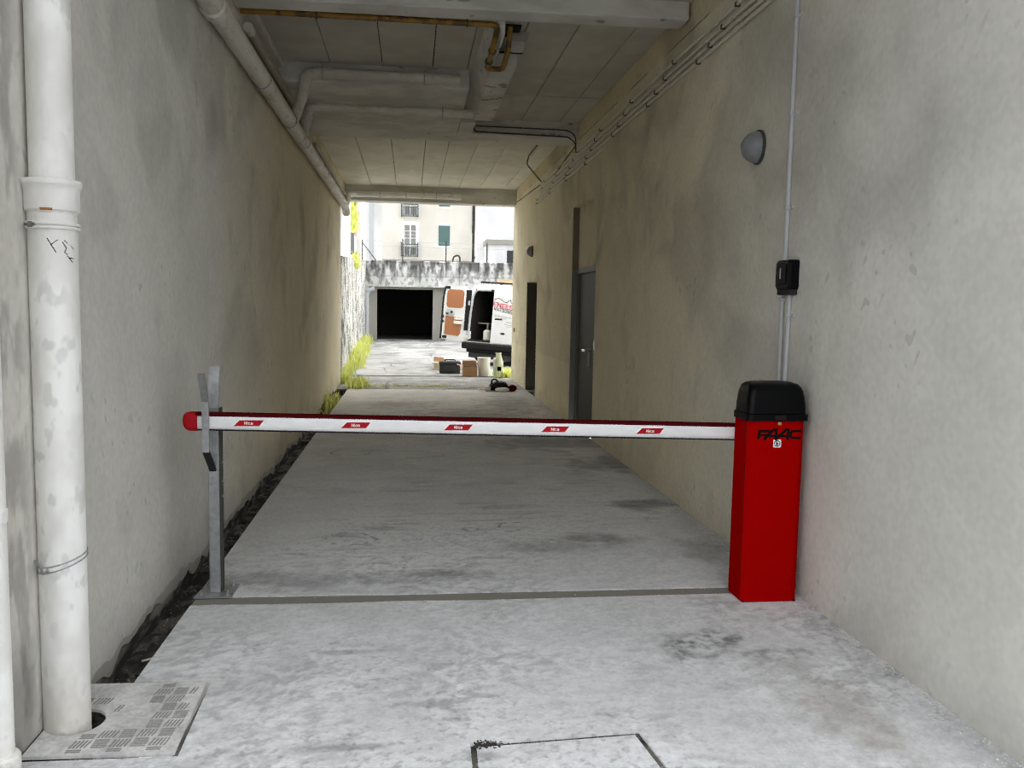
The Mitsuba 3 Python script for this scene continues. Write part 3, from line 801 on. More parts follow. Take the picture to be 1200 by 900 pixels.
for k in range(5):
    for x in (1.785, 2.04):
        obj('vent_dot', xform(lathe([(0, 0), (0.0035, 0), (0.0028, 0.0014), (0, 0.0016)], 8), [[1, 0, 0], [0, 0, -1], [0, 1, 0]], (x, 4.2405, 0.063 + k * 0.022)), 'm_decal_red', bk)
obj('boom_bracket', join(box(1.77, 1.86, 4.424, 4.445, 0.80, 0.95, 0.004), cyl((1.88, 4.42, 0.877), (1.88, 4.50, 0.877), 0.06, 24)), 'm_black_matt', bk)

# boom: superellipse tube along x, slightly falling to the right
BX0, BZ0, BX1, BZ1, BY = -1.075, 0.932, 1.93, 0.876, 4.472


def bz(x):
    return BZ0 + (BZ1 - BZ0) * (x - BX0) / (BX1 - BX0)


def sect(x, hy, hz, n=28, e=2.8, y=BY, dz=0.0):
    t = np.linspace(0, 2 * np.pi, n, endpoint=False)
    c, s = np.cos(t), np.sin(t)
    return np.column_stack([np.full(n, x), y + hy * np.sign(c) * np.abs(c) ** (2 / e), bz(x) + dz + hz * np.sign(s) * np.abs(s) ** (2 / e)])


bm = obj('boom', loft([sect(x, 0.028, 0.0405) for x in np.linspace(BX0, BX1, 6)]), 'm_lacquer', bk, smooth=40, label='white lacquered boom')
topst = loft([np.column_stack([np.full(8, x), BY + 0.0295 * np.cos(t8), bz(x) + 0.036 + 0.014 * np.sin(t8)]) for x in np.linspace(BX0, BX1, 6) for t8 in [np.linspace(0, 2 * np.pi, 8, endpoint=False)]])
obj('top_rubber', topst, 'm_red_dark', bm, smooth=40, label='dark red rubber strip on top of the boom')
botst = loft([np.column_stack([np.full(8, x), BY + 0.020 * np.cos(t8), bz(x) - 0.041 + 0.006 * np.sin(t8)]) for x in np.linspace(BX0, BX1, 6) for t8 in [np.linspace(0, 2 * np.pi, 8, endpoint=False)]])
obj('bottom_rubber', botst, 'm_rubber', bm, smooth=40, label='black rubber strip under the boom')
obj('end_cap', loft([sect(-1.142, 0.006, 0.010, e=2), sect(-1.140, 0.014, 0.022, e=2), sect(-1.134, 0.023, 0.035, e=2.2), sect(-1.124, 0.029, 0.044, e=2.4), sect(-1.108, 0.033, 0.0495), sect(-1.068, 0.033, 0.0495), sect(-1.066, 0.030, 0.046)]), 'm_decal_red', bm, smooth=50, label='red rounded boom end cap')
for x in (-0.813, -0.276, 0.254, 0.768, 1.286):
    z = bz(x)
    q = Polygon([(x - .075, z - .0165), (x + .052, z - .0165), (x + .075, z + .0135), (x - .045, z + .0135)])
    obj('sticker', xform(extr(q, 0.0012), XZ, (0, BY - 0.0270, 0)), 'm_decal_red', bm, smooth=False, label='red parallelogram sticker')
    t = meshkit.text_mesh('Nice', 0.0155, 0.001, bold=True)
    w = t.bounds[1][0] - t.bounds[0][0]
    obj('lettering', xform(t, XZ, (x - 0.002 - w / 2, BY - 0.0281, z - .009)), 'm_white', bm, smooth=False, label='small white lettering')

# ------------------------------------------------------------------ boom rest post
sp = thing('support_post', 'galvanised steel post with fork holding the free end of the white boom', 'post')
bp = Polygon([(-1.108, 4.482), (-0.915, 4.482), (-0.912, 4.684), (-1.085, 4.684)])
obj('base_plate', prism_xy(bp, 0.0, 0.010), 'm_galv', sp)
for x, y in ((-1.075, 4.51), (-0.94, 4.51), (-0.94, 4.655), (-1.065, 4.655)):
    obj('bolt', join(cyl((x, y, 0.008), (x, y, 0.013), 0.016, 12), cyl((x, y, 0.012), (x, y, 0.022), 0.0095, 6), cyl((x, y, 0.02), (x, y, 0.034), 0.005, 8)), 'm_galv', sp)
obj('upright', box(-1.040, -0.985, 4.545, 4.600, 0.008, 0.99, 0.004), 'm_galv', sp, label='square steel tube')
obj('channel_edge', box(-0.985, -0.975, 4.560, 4.605, 0.012, 0.99, 0.002), 'm_door', sp)


def strip(path, x0, x1, t):
    """A flat bar of width x0..x1 following a path in (y, z)."""
    return prism_yz(LineString(path).buffer(t, cap_style=2, join_style=2), x0, x1)


obj('rear_arm', strip([(4.555, 0.86), (4.555, 1.03), (4.60, 1.20)], -1.037, -0.985, 0.006), 'm_galv', sp, label='rear fork arm leaning back')
obj('front_arm', strip([(4.395, 0.785), (4.395, 1.045)], -1.030, -0.997, 0.007), 'm_galv', sp, label='front fork arm')
obj('front_arm', strip([(4.395, 1.04), (4.32, 1.185)], -1.030, -0.997, 0.007), 'm_galv', sp, label='flared upper end of the front fork arm')
obj('front_arm', strip([(4.545, 0.665), (4.395, 0.79)], -1.030, -0.997, 0.007), 'm_rubber', sp, label='black sloping foot of the fork')
for z in (0.52, 0.60, 0.70):
    obj('bolt', cyl((-0.986, 4.575, z), (-0.970, 4.575, z), 0.006, 8), 'm_galv', sp)

# ------------------------------------------------------------------ loose bits
def pebbles(n, place, r0, r1):
    out = []
    for _ in range(n):
        x, y, z = place()
        r = rng.uniform(r0, r1)
        m = trimesh.creation.icosphere(0, r)
        m.vertices *= nrg.uniform(0.6, 1.2, (len(m.vertices), 3)) * [1, 1, 0.7]
        m.apply_translation((x, y, z + r * 0.3))
        out.append(m)
    return join(*out)


pe = obj('pebbles', pebbles(420, lambda: (XR - 0.008 - abs(rng.gauss(0.0, 0.06)), rng.choice([rng.uniform(2.5, 4.2), rng.uniform(2.5, 4.2), rng.uniform(4.6, 6.5)]), 0.0), 0.002, 0.007), 'm_pebble', None, False)
labels[pe] = {'label': 'crumbs of mortar along the foot of the right wall', 'category': 'debris', 'kind': 'stuff'}
pe = obj('pebbles', pebbles(260, lambda: (rng.uniform(-0.7, 1.68), 2.5 + 2.5 * rng.random() ** 1.5, 0.0), 0.0015, 0.005), 'm_pebble', None, False)
labels[pe] = {'label': 'grit scattered over the concrete floor in front of the barrier', 'category': 'debris', 'kind': 'stuff'}
pe = obj('soil_crumbs', pebbles(150, lambda: (0.235 + abs(rng.gauss(0, .045)), 2.885 + rng.gauss(0, .012), -0.002), 0.002, 0.007), 'm_soil', None, False)
labels[pe] = {'label': 'dark soil crumbs at the left corner of the cover slab in the floor', 'category': 'debris', 'kind': 'stuff'}
pe = obj('rubble', pebbles(700, lambda: (rng.uniform(-1.29, -1.11), rng.uniform(3.5, 16.0), -0.165), 0.005, 0.02), 'm_soil', None, False)
labels[pe] = {'label': 'dark rubble in the trench along the left wall', 'category': 'debris', 'kind': 'stuff'}
pe = obj('rubble', pebbles(160, lambda: (rng.uniform(-1.28, -1.11), rng.uniform(11.5, 16.0), -0.15), 0.015, 0.05), 'm_pebble', None, False)
labels[pe] = {'label': 'pale rubble at the far end of the trench', 'category': 'debris', 'kind': 'stuff'}
single('plastic_scrap', rz(box(-0.05, 0.05, -0.008, 0.008, 0, 0.004, 0.001), 35, (-1.19, 4.05, -0.135)), 'm_bucket', 'pale scrap lying in the dark trench beside the left wall', 'scrap')


# ------------------------------------------------------------------ yard
YE = 35.5
yard = Polygon([(-3.5, 15.45), (9.0, 15.45), (9.0, 60.0), (-3.5, 60.0)])
struct('ground', join(prism_xy(yard, -0.25, -0.03)), 'm_soil')
for y0, y1 in ((15.455, 16.05), (16.09, 18.22), (18.40, 23.9), (23.93, 29.5), (29.53, 36.0)):
    obj('slab', box(-2.4, 9.0, y0, y1, -0.10, -0.002 * rng.random(), 0.006), 'm_yard', 'ground')


def stone_x(y):
    return -1.31 - (y - 16.3) * 0.0262


yy, zz = np.meshgrid(np.linspace(16.3, YE, 330), np.linspace(0, 1, 70), indexing='ij')
top = 2.50 + (yy - 16.3) * 0.043
zz2 = zz * top - 0.1
disp = meshkit.fbm(np.stack([yy * 3.0, zz2 * 4.5, yy * 0], -1), 4, 8)
front = grid_mesh(stone_x(yy) + 0.05 * (disp - 0.6), yy, zz2)
back = M([(stone_x(16.3) - .35, 16.3, -.1), (stone_x(16.3), 16.3, -.1), (stone_x(16.3), 16.3, 2.4), (stone_x(16.3) - .35, 16.3, 2.4),
          (stone_x(YE) - .35, YE, 3.22), (stone_x(YE), YE, 3.22)], [(0, 1, 2), (0, 2, 3), (3, 2, 5), (3, 5, 4)])
struct('wall_yard_left', join(front, back), 'm_stone', 'mossy rubble stone wall on the left of the yard', smooth=True)
# white house above the stone wall, beyond the passage
struct('wall_house_left', join(prism_xy(Polygon([(-6.0, 16.5), (-1.335, 16.5), (-1.50, 21.9), (-6.0, 21.9)]), 2.30, 9.0), prism_xy(Polygon([(-6.0, 21.9), (-1.50, 21.9), (-1.80, 34), (-6.0, 34)]), 2.3, 2.72)), 'm_white_wall', 'white rendered house wall above the stone wall')
sc = thing('slatted_screen', 'dark weathered slatted screen on top of the stone wall', 'screen')
for k in range(6):
    obj('slat', box(-1.60, -1.565, 22.80 + k * 0.29, 23.05 + k * 0.29, 2.80 + k * 0.014, 3.46, 0.004), 'm_iron', sc)
single('white_panel', box(-1.72, -1.69, 24.7, 27.6, 3.0, 3.55, 0.01), 'm_white', 'white panel beside the dark slatted screen on the stone wall', 'panel')

# end wall with the garage
ew = sbox(-3.4, -0.1, 9.0, 3.22).difference(sbox(-1.70, -0.2, 1.46, 2.20))
struct('wall_yard_end', prism_xz(ew, YE, YE + 0.35), 'm_endwall', 'stained concrete wall at the end of the yard', smooth=False)
obj('coping', box(-3.4, 9.0, YE - 0.03, YE + 0.38, 3.20, 3.26, 0.01), 'm_endwall', 'wall_yard_end')
gf = sbox(-1.75, -0.1, 1.5, 2.3).difference(sbox(-1.37, -0.2, 0.92, 2.10))
obj('recess_panel', prism_xz(gf, YE + 0.35, YE + 0.55), 'm_greybeige', 'wall_yard_end', smooth=False, label='grey beige recessed front around the garage opening')
struct('wall_garage', join(box(-3.0, -2.9, YE + .5, 44, 0, 3), box(2.4, 2.5, YE + .5, 44, 0, 3), box(-3, 2.5, 43.9, 44, 0, 3), box(-3, 2.5, YE + .5, 44, 2.4, 2.5), box(-3, 2.5, YE + .5, 44, -0.05, 0.0)), 'm_interior', 'dark inside of the garage')
struct('trim_4', box(-1.37, 0.92, YE + 0.1, YE + 0.5, 0.0, 0.03, 0.005), 'm_yard', 'threshold of the garage opening')
yd = thing('downpipe', 'grey zinc downpipe left of the dark garage opening', 'downpipe')
obj('pipe', tube(bend([(-1.45, YE - 0.08, 2.12), (-1.72, YE - 0.08, 2.02), (-1.78, YE - 0.08, 1.75), (-1.78, YE - 0.08, 0.02)], 0.12), 0.085, 14), 'm_zinc', yd)
obj('clip', cyl((-1.78, YE - 0.08, 1.5), (-1.78, YE - 0.08, 1.55), 0.095, 14), 'm_zinc', yd)
fk = thing('wire_fence', 'thin wire fence on posts along the top of the end wall', 'fence')
for x in (-1.97, -0.33, 1.44, 3.13):
    obj('post', cyl((x, YE + 0.15, 3.2), (x, YE + 0.15, 4.08 if x != -0.33 else 4.15), 0.022, 8), 'm_iron', fk)
obj('brace', tube([(-1.95, YE + 0.15, 3.95), (-1.40, YE + 0.15, 3.25)], 0.02, 8), 'm_iron', fk)
for z in (4.05, 3.86):
    obj('wire', tube([(-1.97, YE + 0.15, z), (3.13, YE + 0.15, z - 0.05), (8, YE + .15, z)], 0.005, 5), 'm_conduit', fk)
single('metal_hoop', (tube(bend([(1.72, YE + .15, 3.24), (1.74, YE + .15, 3.5), (2.0, YE + .15, 3.55), (2.02, YE + .15, 3.24)], .15), .035, 8)), 'm_iron', 'bent dark hoop standing on the end wall in front of the house', 'hoop')


single('metal_stake', tube([(2.55, YE + .15, 3.24), (2.62, YE + .15, 3.5)], .03, 8), 'm_iron', 'short dark stake on the end wall right of the bent hoop', 'stake')


struct('wall_yard_right', box(9.0, 9.3, Y_RIGHT_END, YE + 0.35, -0.2, 3.0), 'm_white_wall', 'white wall closing the yard on the right')


# houses behind
def window_opening(h, x0, x1, z0, z1, y, cols=2, rows=3):
    wk = obj('window', join(box(x0, x0 + .06, y - .06, y + .02, z0, z1), box(x1 - .06, x1, y - .06, y + .02, z0, z1), box(x0, x1, y - .06, y + .02, z1 - .06, z1), box((x0 + x1) / 2 - .05, (x0 + x1) / 2 + .05, y - .06, y + .02, z0, z1),
                               *[box(x0, x1, y - .055, y + .02, z0 + (z1 - z0) * f - .025, z0 + (z1 - z0) * f + .025) for f in (.3, .55, .78)]), 'm_white', h)
    for k in range(cols):
        w = (x1 - x0) / cols
        for r in range(rows):
            hh = (z1 - z0) / rows
            obj('pane', box(x0 + k * w + .05, x0 + (k + 1) * w - .05, y - .02, y + .015, z0 + r * hh + .02, z0 + (r + 1) * hh - .02), 'm_curtain', wk)


def balcony(h, x0, x1, z0, z1, y):
    bkk = obj('balcony', join(box(x0, x1, y - .34, y - .30, z1 - .05, z1), box(x0, x1, y - .34, y - .30, z0, z0 + .05), box(x0, x1, y - .34, y - .30, z1 - .22, z1 - .18), box(x0, x0 + .06, y - .34, y, z0, z1 + .12), box(x1 - .06, x1, y - .34, y, z0, z1 + .12)), 'm_balcony', h)
    n = 7
    for k in range(1, n):
        x = x0 + (x1 - x0) * k / n
        obj('bar', box(x - .022, x + .022, y - .335, y - .305, z0, z1 - .18), 'm_balcony', bkk)


h1 = thing('house', 'cream house with green shutters and iron balconies behind the end wall', 'house')
YH = 62.0
obj('wall', box(-2.0, 4.36, YH, YH + 8, -0.2, 13.0), 'm_house', h1)
obj('string_course', box(-2.0, 4.36, YH - .08, YH, 4.40, 4.62), 'm_greybeige', h1)
for z0 in (4.95, 7.75, 10.5):
    window_opening(h1, -0.50, 0.40, z0, z0 + 2.15, YH)
    balcony(h1, -0.70, 0.52, z0 - .12, z0 + .75, YH)
    obj('surround', join(box(-.68, -.5, YH - .05, YH + .01, z0, z0 + 2.35), box(.4, .58, YH - .05, YH + .01, z0, z0 + 2.35), box(-.68, .58, YH - .05, YH + .01, z0 + 2.15, z0 + 2.35)), 'm_white', h1)
for z0 in (5.66, 8.42, 11.2):
    sh = obj('shutter', box(1.96, 2.75, YH - .06, YH, z0, z0 + 1.42, .01), 'm_shutter', h1)
    obj('sill', box(1.80, 2.90, YH - .04, YH, z0 - .14, z0), 'm_white', h1)
    obj('window_head', box(1.80, 2.90, YH - .04, YH, z0 + 1.42, z0 + 1.56), 'm_white', h1)
    obj('slats', join(*[box(2.02 + a * .38, 2.33 + a * .38, YH - .075, YH - .058, z0 + .06 + k * .1, z0 + .12 + k * .1) for a in (0, 1) for k in range(13)]), 'm_shutter', sh)
obj('roof', prism_xz(Polygon([(-1.99, 13.0), (4.35, 13.0), (3.0, 15.0), (-.8, 15.0)]), YH - .4, YH + 8.4), 'm_rust', h1)
obj('gutter_pipe', cyl((4.40, YH - .08, 6.6), (4.40, YH - .08, 13.0), 0.06, 10), 'm_iron', h1, label='dark gutter pipe')
h2 = thing('house', 'white annex to the right of the cream house with a grey ledge', 'house')
YW = 58.0
obj('wall', box(4.56, 12, YW + 2.2, YW + 9, -.2, 11.5), 'm_white_wall', h2)
obj('front_wall', box(5.12, 12, YW, YW + 2.2, -.2, 5.55), 'm_white_wall', h2)
obj('ledge', box(5.0, 12, YW - .15, YW + 2.2, 5.55, 5.90, .02), 'm_greybeige', h2)
obj('window', box(6.45, 7.3, YW - .03, YW + .02, 4.1, 5.2, .005), 'm_iron', h2)
obj('gutter_pipe', cyl((5.08, YW - .06, 0), (5.08, YW - .06, 5.6), 0.04, 8), 'm_iron', h2)
h3 = thing('house', 'pale grey house front to the left of the cream house', 'house')
obj('wall', box(-3.7, -2.0, YH + 1.5, YH + 8, -.2, 12.5), 'm_white_wall', h3)
obj('corner_pier', box(-3.0, -2.7, YH + 1.4, YH + 1.5, -.2, 12.5), 'm_zinc', h3)
h4 = thing('house', 'narrow yellowish house front at the left above the white panel', 'house')
obj('wall', box(-6.0, -2.75, 48.0, 54, -.2, 11.0), 'm_house', h4)
obj('pilaster', box(-3.15, -2.95, 47.9, 48.0, -.2, 11.0), 'm_wood', h4)
struct('ground_001', box(-40, 40, 36.2, 110, -0.3, -0.12), 'm_yard')


# ------------------------------------------------------------------ plants
def clump(n, area, hmin, hmax, seed, leaf=0.05, flat=False):
    """Grass blades and small leaves rooted in area() -> (x, y, z)."""
    r = random.Random(seed)
    V, F = [], []
    for _ in range(n):
        x, y, z = area(r)
        h = r.uniform(hmin, hmax) * r.uniform(.6, 1)
        a, lean = r.uniform(0, 2 * math.pi), r.uniform(0.1, 0.6)
        dx, dy = math.cos(a) * lean * h, math.sin(a) * lean * h
        w = leaf * r.uniform(.5, 1)
        px, py = -math.sin(a) * w / 2, math.cos(a) * w / 2
        i = len(V)
        V += [(x - px * .6, y - py * .6, z), (x + px * .6, y + py * .6, z), (x + dx * .4 + px, y + dy * .4 + py, z + h * .6), (x + dx * .4 - px, y + dy * .4 - py, z + h * .6), (x + dx, y + dy, z + h * .95)]
        F += [(i, i + 1, i + 2), (i, i + 2, i + 3), (i + 3, i + 2, i + 4)]
    return M(V, F)


def weed(mesh, label, group=None):
    k = obj('weeds', mesh, 'm_leaf', None, False)
    labels[k] = {'label': label, 'category': 'weeds', 'kind': 'stuff'}


def along(y0, y1, depth, zmax=0.0):
    def f(r):
        y = r.uniform(y0, y1)
        return stone_x(y) + 0.02 + abs(r.gauss(0, depth)), y, r.uniform(0, zmax)
    return f


weed(clump(700, along(16.4, 20.0, 0.055), .08, .36, 1, .03), 'tall yellow green weeds at the foot of the stone wall nearest the passage')
weed(clump(1000, along(20.0, 26.5, 0.12), .15, .55, 2, .04), 'yellow green weeds along the middle of the stone wall')
weed(clump(700, along(26.5, 33.5, 0.12), .15, .5, 3, .045), 'weeds along the stone wall towards the garage')
weed(clump(340, lambda r: (r.gauss(-0.95, .08), r.gauss(15.9, .22), 0), .08, .24, 4, .03), 'clump of weeds at the far left corner of the passage slab')
weed(clump(420, lambda r: (r.uniform(-0.8, 0.75), r.gauss(16.07, .03), -.02), .02, .07, 5, .03), 'thin line of grass in the yard joint')
weed(clump(200, lambda r: (r.gauss(-1.2, .04), r.gauss(13.4, .25), -.13), .12, .34, 6, .05), 'small green weed growing in the trench')
weed(clump(240, lambda r: (r.gauss(-1.52, .06), r.gauss(23.9, .5), r.uniform(2.45, 2.75)), .1, .3, 7, .06), 'green tuft growing on top of the stone wall under the screen')
weed(clump(1100, lambda r: (r.gauss(-1.48, .05), r.gauss(22.35, .16), r.uniform(3.3, 7.5)), .15, .4, 8, .09), 'green ivy hanging at the corner of the white house')
weed(clump(260, lambda r: (r.gauss(2.02, .09), r.gauss(18.3, .15), 0.0), .08, .26, 9, .05), 'green weeds at the foot of the pale sack by the wall')

# ------------------------------------------------------------------ things lying in the yard
tb = thing('toolbox', 'dark grey plastic toolbox on the yard ground', 'toolbox')
obj('body', box(0.655, 1.115, 19.05, 19.32, 0.0, 0.20, 0.015), 'm_toolbox', tb)
obj('lid', box(0.645, 1.125, 19.04, 19.33, 0.195, 0.27, 0.02), 'm_toolbox', tb)
obj('handle', tube(bend([(0.78, 19.18, .265), (0.78, 19.18, .30), (1.0, 19.18, .30), (1.0, 19.18, .265)], .02), .012, 8), 'm_black_matt', tb)
obj('front_panel', box(0.72, 1.02, 19.035, 19.05, 0.05, 0.17, 0.006), 'm_toolbox', tb)
cbx = thing('cardboard_box', 'open brown cardboard box between the toolbox and the white bucket', 'box')
obj('body', join(box(1.125, 1.435, 18.22, 18.225, 0, .215), box(1.125, 1.435, 18.515, 18.52, 0, .215), box(1.125, 1.13, 18.22, 18.52, 0, .215), box(1.43, 1.435, 18.22, 18.52, 0, .215), box(1.125, 1.435, 18.22, 18.52, 0, .01)), 'm_card', cbx, smooth=False)
obj('flap', xform(box(1.13, 1.43, 0, .006, 0, .12), [[1, 0, 0], [0, 1, 0], [0, .0, 1]], (0, 18.52, .21)), 'm_card', cbx)
obj('flap', xform(box(0, .005, 18.23, 18.51, 0, .13), [[1, 0, -.95], [0, 1, 0], [0, 0, .35]], (1.128, 0, .212)), 'm_card', cbx)
obj('filling', join(*[rz(box(-.06, .06, -.04, .04, 0, .05, .004), a, (x, 18.37, .17)) for x, a in ((1.2, 20), (1.29, -15), (1.37, 40))]), 'm_black_matt', cbx)
cbx = thing('cardboard_piece', 'flat piece of brown cardboard lying on the white plank', 'cardboard')
obj('sheet', prism_xz(Polygon([(.55, .185), (.85, .185), (.78, .28), (.56, .30)]), 20.2, 20.25), 'm_card', cbx)
pk2 = single('timber_plank', box(0.50, 1.50, 20.05, 20.40, 0.145, 0.185, 0.004), 'm_bucket', 'white plank resting on blocks behind the toolbox', 'plank')
single('wood_block', box(0.56, 0.72, 20.10, 20.30, 0, 0.145, 0.004), 'm_wood', 'small wooden block under the left end of the white plank', 'wood block')
single('wood_block', box(1.25, 1.42, 20.10, 20.30, 0, 0.145, 0.004), 'm_wood', 'wooden block under the right end of the white plank', 'wood block')
bu = thing('bucket', 'white plastic bucket beside the cardboard box', 'bucket')
obj('body', lathe([(0, 0), (.122, 0), (.138, .38), (.146, .38), (.146, .40), (.132, .40), (.115, .01), (0, .01)], 28).apply_translation((1.595, 18.5, 0)), 'm_bucket', bu)
obj('handle', tube([(1.595 + .146 * math.cos(t), 18.5 - .05 * math.sin(t), .36 - .12 * math.sin(t)) for t in np.linspace(0, math.pi, 13)], .004, 6), 'm_galv', bu)
sk = thing('plastic_sack', 'pale green and white sack standing by the passage corner', 'sack')
rr = []
for z, rx, ry in ((.02, .10, .09), (.10, .115, .10), (.22, .11, .09), (.34, .095, .07), (.44, .065, .045), (.49, .055, .025), (.53, .07, .02)):
    t = np.linspace(0, 2 * np.pi, 20, endpoint=False)
    k = 1 + .08 * np.sin(3 * t + z * 20)
    rr.append(np.column_stack([1.87 + rx * k * np.cos(t), 18.1 + ry * k * np.sin(t), np.full(20, z)]))
obj('bag', loft(rr), 'm_sack', sk, smooth=50)
obj('print', xform(extr(Polygon(rrect(-.04, .04, -.045, .045, .01)), .004), XZ, (1.88, 18.01, .19)), 'm_ink', sk, label='black print on the sack')
obj('white_side', box(1.765, 1.80, 18.05, 18.15, .08, .42, .01), 'm_white', sk)
tb = thing('tool_bag', 'black tool bag lying on the slab edge at the right wall', 'bag')
rr = []
for x, hz, hy in ((1.40, .03, .05), (1.44, .06, .10), (1.52, .085, .14), (1.62, .09, .15), (1.72, .075, .14), (1.78, .04, .08)):
    t = np.linspace(0, 2 * np.pi, 18, endpoint=False)
    rr.append(np.column_stack([np.full(18, x), 15.35 + hy * np.cos(t), .002 + hz + hz * np.sin(t)]))
obj('bag', loft(rr), 'm_black_matt', tb, smooth=50)
obj('handle', tube(bend([(1.46, 15.32, .10), (1.47, 15.30, .21), (1.56, 15.30, .20), (1.58, 15.32, .13)], .04), .014, 8), 'm_black_matt', tb)
single('power_tool', join(box(1.33, 1.44, 15.18, 15.26, 0.004, .09, .012), cyl((1.22, 15.22, .03), (1.34, 15.22, .035), .02, 12)), 'm_bucket', 'white hand tool in front of the black bag', 'tool')
single('rag', join(xform(trimesh.creation.icosphere(2, .12), [[1.1, 0, 0], [0, .5, 0], [0, 0, .35]], (1.64, 15.15, .035)), box(1.56, 1.74, 15.11, 15.2, .0, .035, .01)), 'm_white', 'white crumpled rag on the ground beside the black bag', 'rag')
single('red_case', xform(trimesh.creation.icosphere(2, .08), [[1, 0, 0], [0, .7, 0], [0, 0, .8]], (1.83, 15.22, .055)), 'm_red_dark', 'dark red pouch against the right wall beside the bag', 'pouch')
single('timber_plank', rz(box(-.5, .5, -.07, .07, 0, .05, .004), -18, (2.35, 18.9, 0.0)), 'm_bucket', 'white plank on the ground under the rear of the van', 'plank')

# ------------------------------------------------------------------ van, rear doors, left one folded right back
vk = thing('van', 'white panel van with its left rear door folded open and red lettering', 'van')
YAW, TILT = math.radians(35), math.radians(3.2)
VO = np.array([1.985, 21.55, 0.0])
RU = np.array([math.cos(YAW), -math.sin(YAW), 0])        # to the van's right
RV = np.array([math.sin(YAW), math.cos(YAW), 0])         # forward


def vw(m):
    """van space (u right, v forward, w up) -> world"""
    m = m.copy()
    p = m.vertices
    w = p[:, 2]
    q = np.outer(p[:, 0], RU) + np.outer(p[:, 1] + w * 0.03, RV)
    q[:, 2] = w
    q = q @ np.array([[math.cos(TILT), 0, math.sin(TILT)], [0, 1, 0], [-math.sin(TILT), 0, math.cos(TILT)]]).T
    m.vertices = q + VO + np.array([0, 0, 0.035])
    return m


def vsec(k=0.0):
    half = [(0.77, .42), (0.80, .75), (0.79, 1.10), (0.755, 1.50), (0.70, 1.86), (0.62, 1.97), (0.40, 2.02)]
    pts = half + [(-a, b) for a, b in half[::-1]]
    return Polygon(pts).buffer(-k)


shell = vsec().difference(vsec(.06).intersection(sbox(-2, .50, 2, 3)))
opening = Polygon([(-.68, .56), (.68, .56), (.665, 1.15), (.62, 1.72), (.54, 1.87), (-.54, 1.87), (-.62, 1.72), (-.665, 1.15)])
obj('body', vw(prism_xz(shell, 0.05, 3.3)), 'm_vanwhite', vk, smooth=35, label='white van body')
obj('rear_frame', vw(prism_xz(vsec().difference(opening), 0.0, 0.06)), 'm_vanwhite', vk, smooth=35)
obj('nose', vw(trimesh.convex.convex_hull(np.array([(sx * a, v, w) for sx in (-1, 1) for a, v, w in ((.79, 3.3, .42), (.70, 3.3, 1.9), (.60, 3.3, 2.0), (.60, 3.5, 1.95), (.72, 4.1, 1.2), (.74, 4.6, .95), (.70, 4.75, .45))]))), 'm_vanwhite', vk)
obj('seal', vw(prism_xz(opening.buffer(.012).difference(opening.buffer(-.035)), -.012, .01)), 'm_rubber', vk, label='black door seal')
obj('lining', vw(join(box(-.70, -.64, .06, 3.2, .56, 1.85), box(.64, .70, .06, 3.2, .56, 1.85), box(-.68, .68, 3.1, 3.2, .5, 1.9), box(-.68, .68, .02, 3.2, .5, .56), box(-.6, .6, .06, 3.2, 1.84, 1.88))), 'm_seat_dark', vk, label='dark load bay lining')
obj('shelf', vw(join(box(-.62, -.30, .35, .75, 1.0, 1.03), box(-.36, -.32, .35, .40, .56, 1.0))), 'm_greybeige', vk)
obj('bumper', vw(join(box(-.80, .80, -.12, .06, .35, .52, .03), box(-.70, .70, -.04, .1, .26, .38, .03))), 'm_black_matt', vk, label='black rear bumper')
obj('underbody', vw(box(-.64, .64, .02, 4.5, .13, .44)), 'm_interior', vk)
for u in (-.70, .70):
    for v in (.80, 3.85):
        wheel = xform(lathe([(0, -.11), (.20, -.11), (.31, -.10), (.335, -.07), (.335, .07), (.31, .10), (.20, .11), (0, .11)], 28), [[0, 0, 1], [1, 0, 0], [0, 1, 0]], (u, v, .33))
        wk = obj('wheel', vw(wheel), 'm_rubber', vk)
        obj('hub', vw(xform(lathe([(0, -.115), (.19, -.115), (.19, .115), (0, .115)], 24), [[0, 0, 1], [1, 0, 0], [0, 1, 0]], (u, v, .33))), 'm_steel', wk)
obj('tail_light_and_gap', vw(box(.70, .79, -.015, .05, .85, 1.35, .01)), 'm_sign_red', vk)
obj('tail_light_and_gap', vw(box(-.83, -.68, -.02, .05, .80, 1.84, .01)), 'm_black_matt', vk, label='dark strip standing in for the shaded gap beside the opening')  # black strip added for the dark gap between open door and pillar
obj('number_plate_holder', vw(box(-.77, -.60, -.03, 0.0, .60, .80, .01)), 'm_white', vk)
# closed right door
door = Polygon([(0.0, .545), (.69, .545), (.68, 1.15), (.635, 1.74), (.55, 1.885), (0.0, 1.90)])
rd = obj('rear_door', vw(prism_xz(door, -.045, -.013)), 'm_vanwhite', vk, label='closed right rear door with red and black lettering')
obj('handle', vw(box(.09, .30, -.065, -.045, 1.135, 1.175, .008)), 'm_black_matt', rd)
em = xform(extr(affinity.scale(Point(0, 0).buffer(1, 16), .075, .034), .006), XZ, (.34, -.045, .80))
obj('emblem', vw(em), 'm_zinc', rd, label='small oval emblem')
obj('emblem_field', vw(xform(extr(affinity.scale(Point(0, 0).buffer(1, 16), .058, .024), .003), XZ, (.34, -.051, .80))), 'm_black_matt', rd)
obj('pressing', vw(box(.05, .60, -.052, -.044, .96, .98, .003)), 'm_vanwhite', rd)


def vtext(s, h, u0, u1, w, slope, depth=.004, bold=True):
    t = meshkit.text_mesh(s, h, depth, bold)
    b = t.bounds
    k = (u1 - u0) / (b[1][0] - b[0][0])
    t = xform(t, [[k, 0, 0], [0, 1, 0], [0, 0, 1]], (-b[0][0] * k, 0, 0))
    t.vertices[:, 1] -= t.vertices[:, 0] * slope
    return vw(xform(t, XZ, (u0, -.0455, w)))


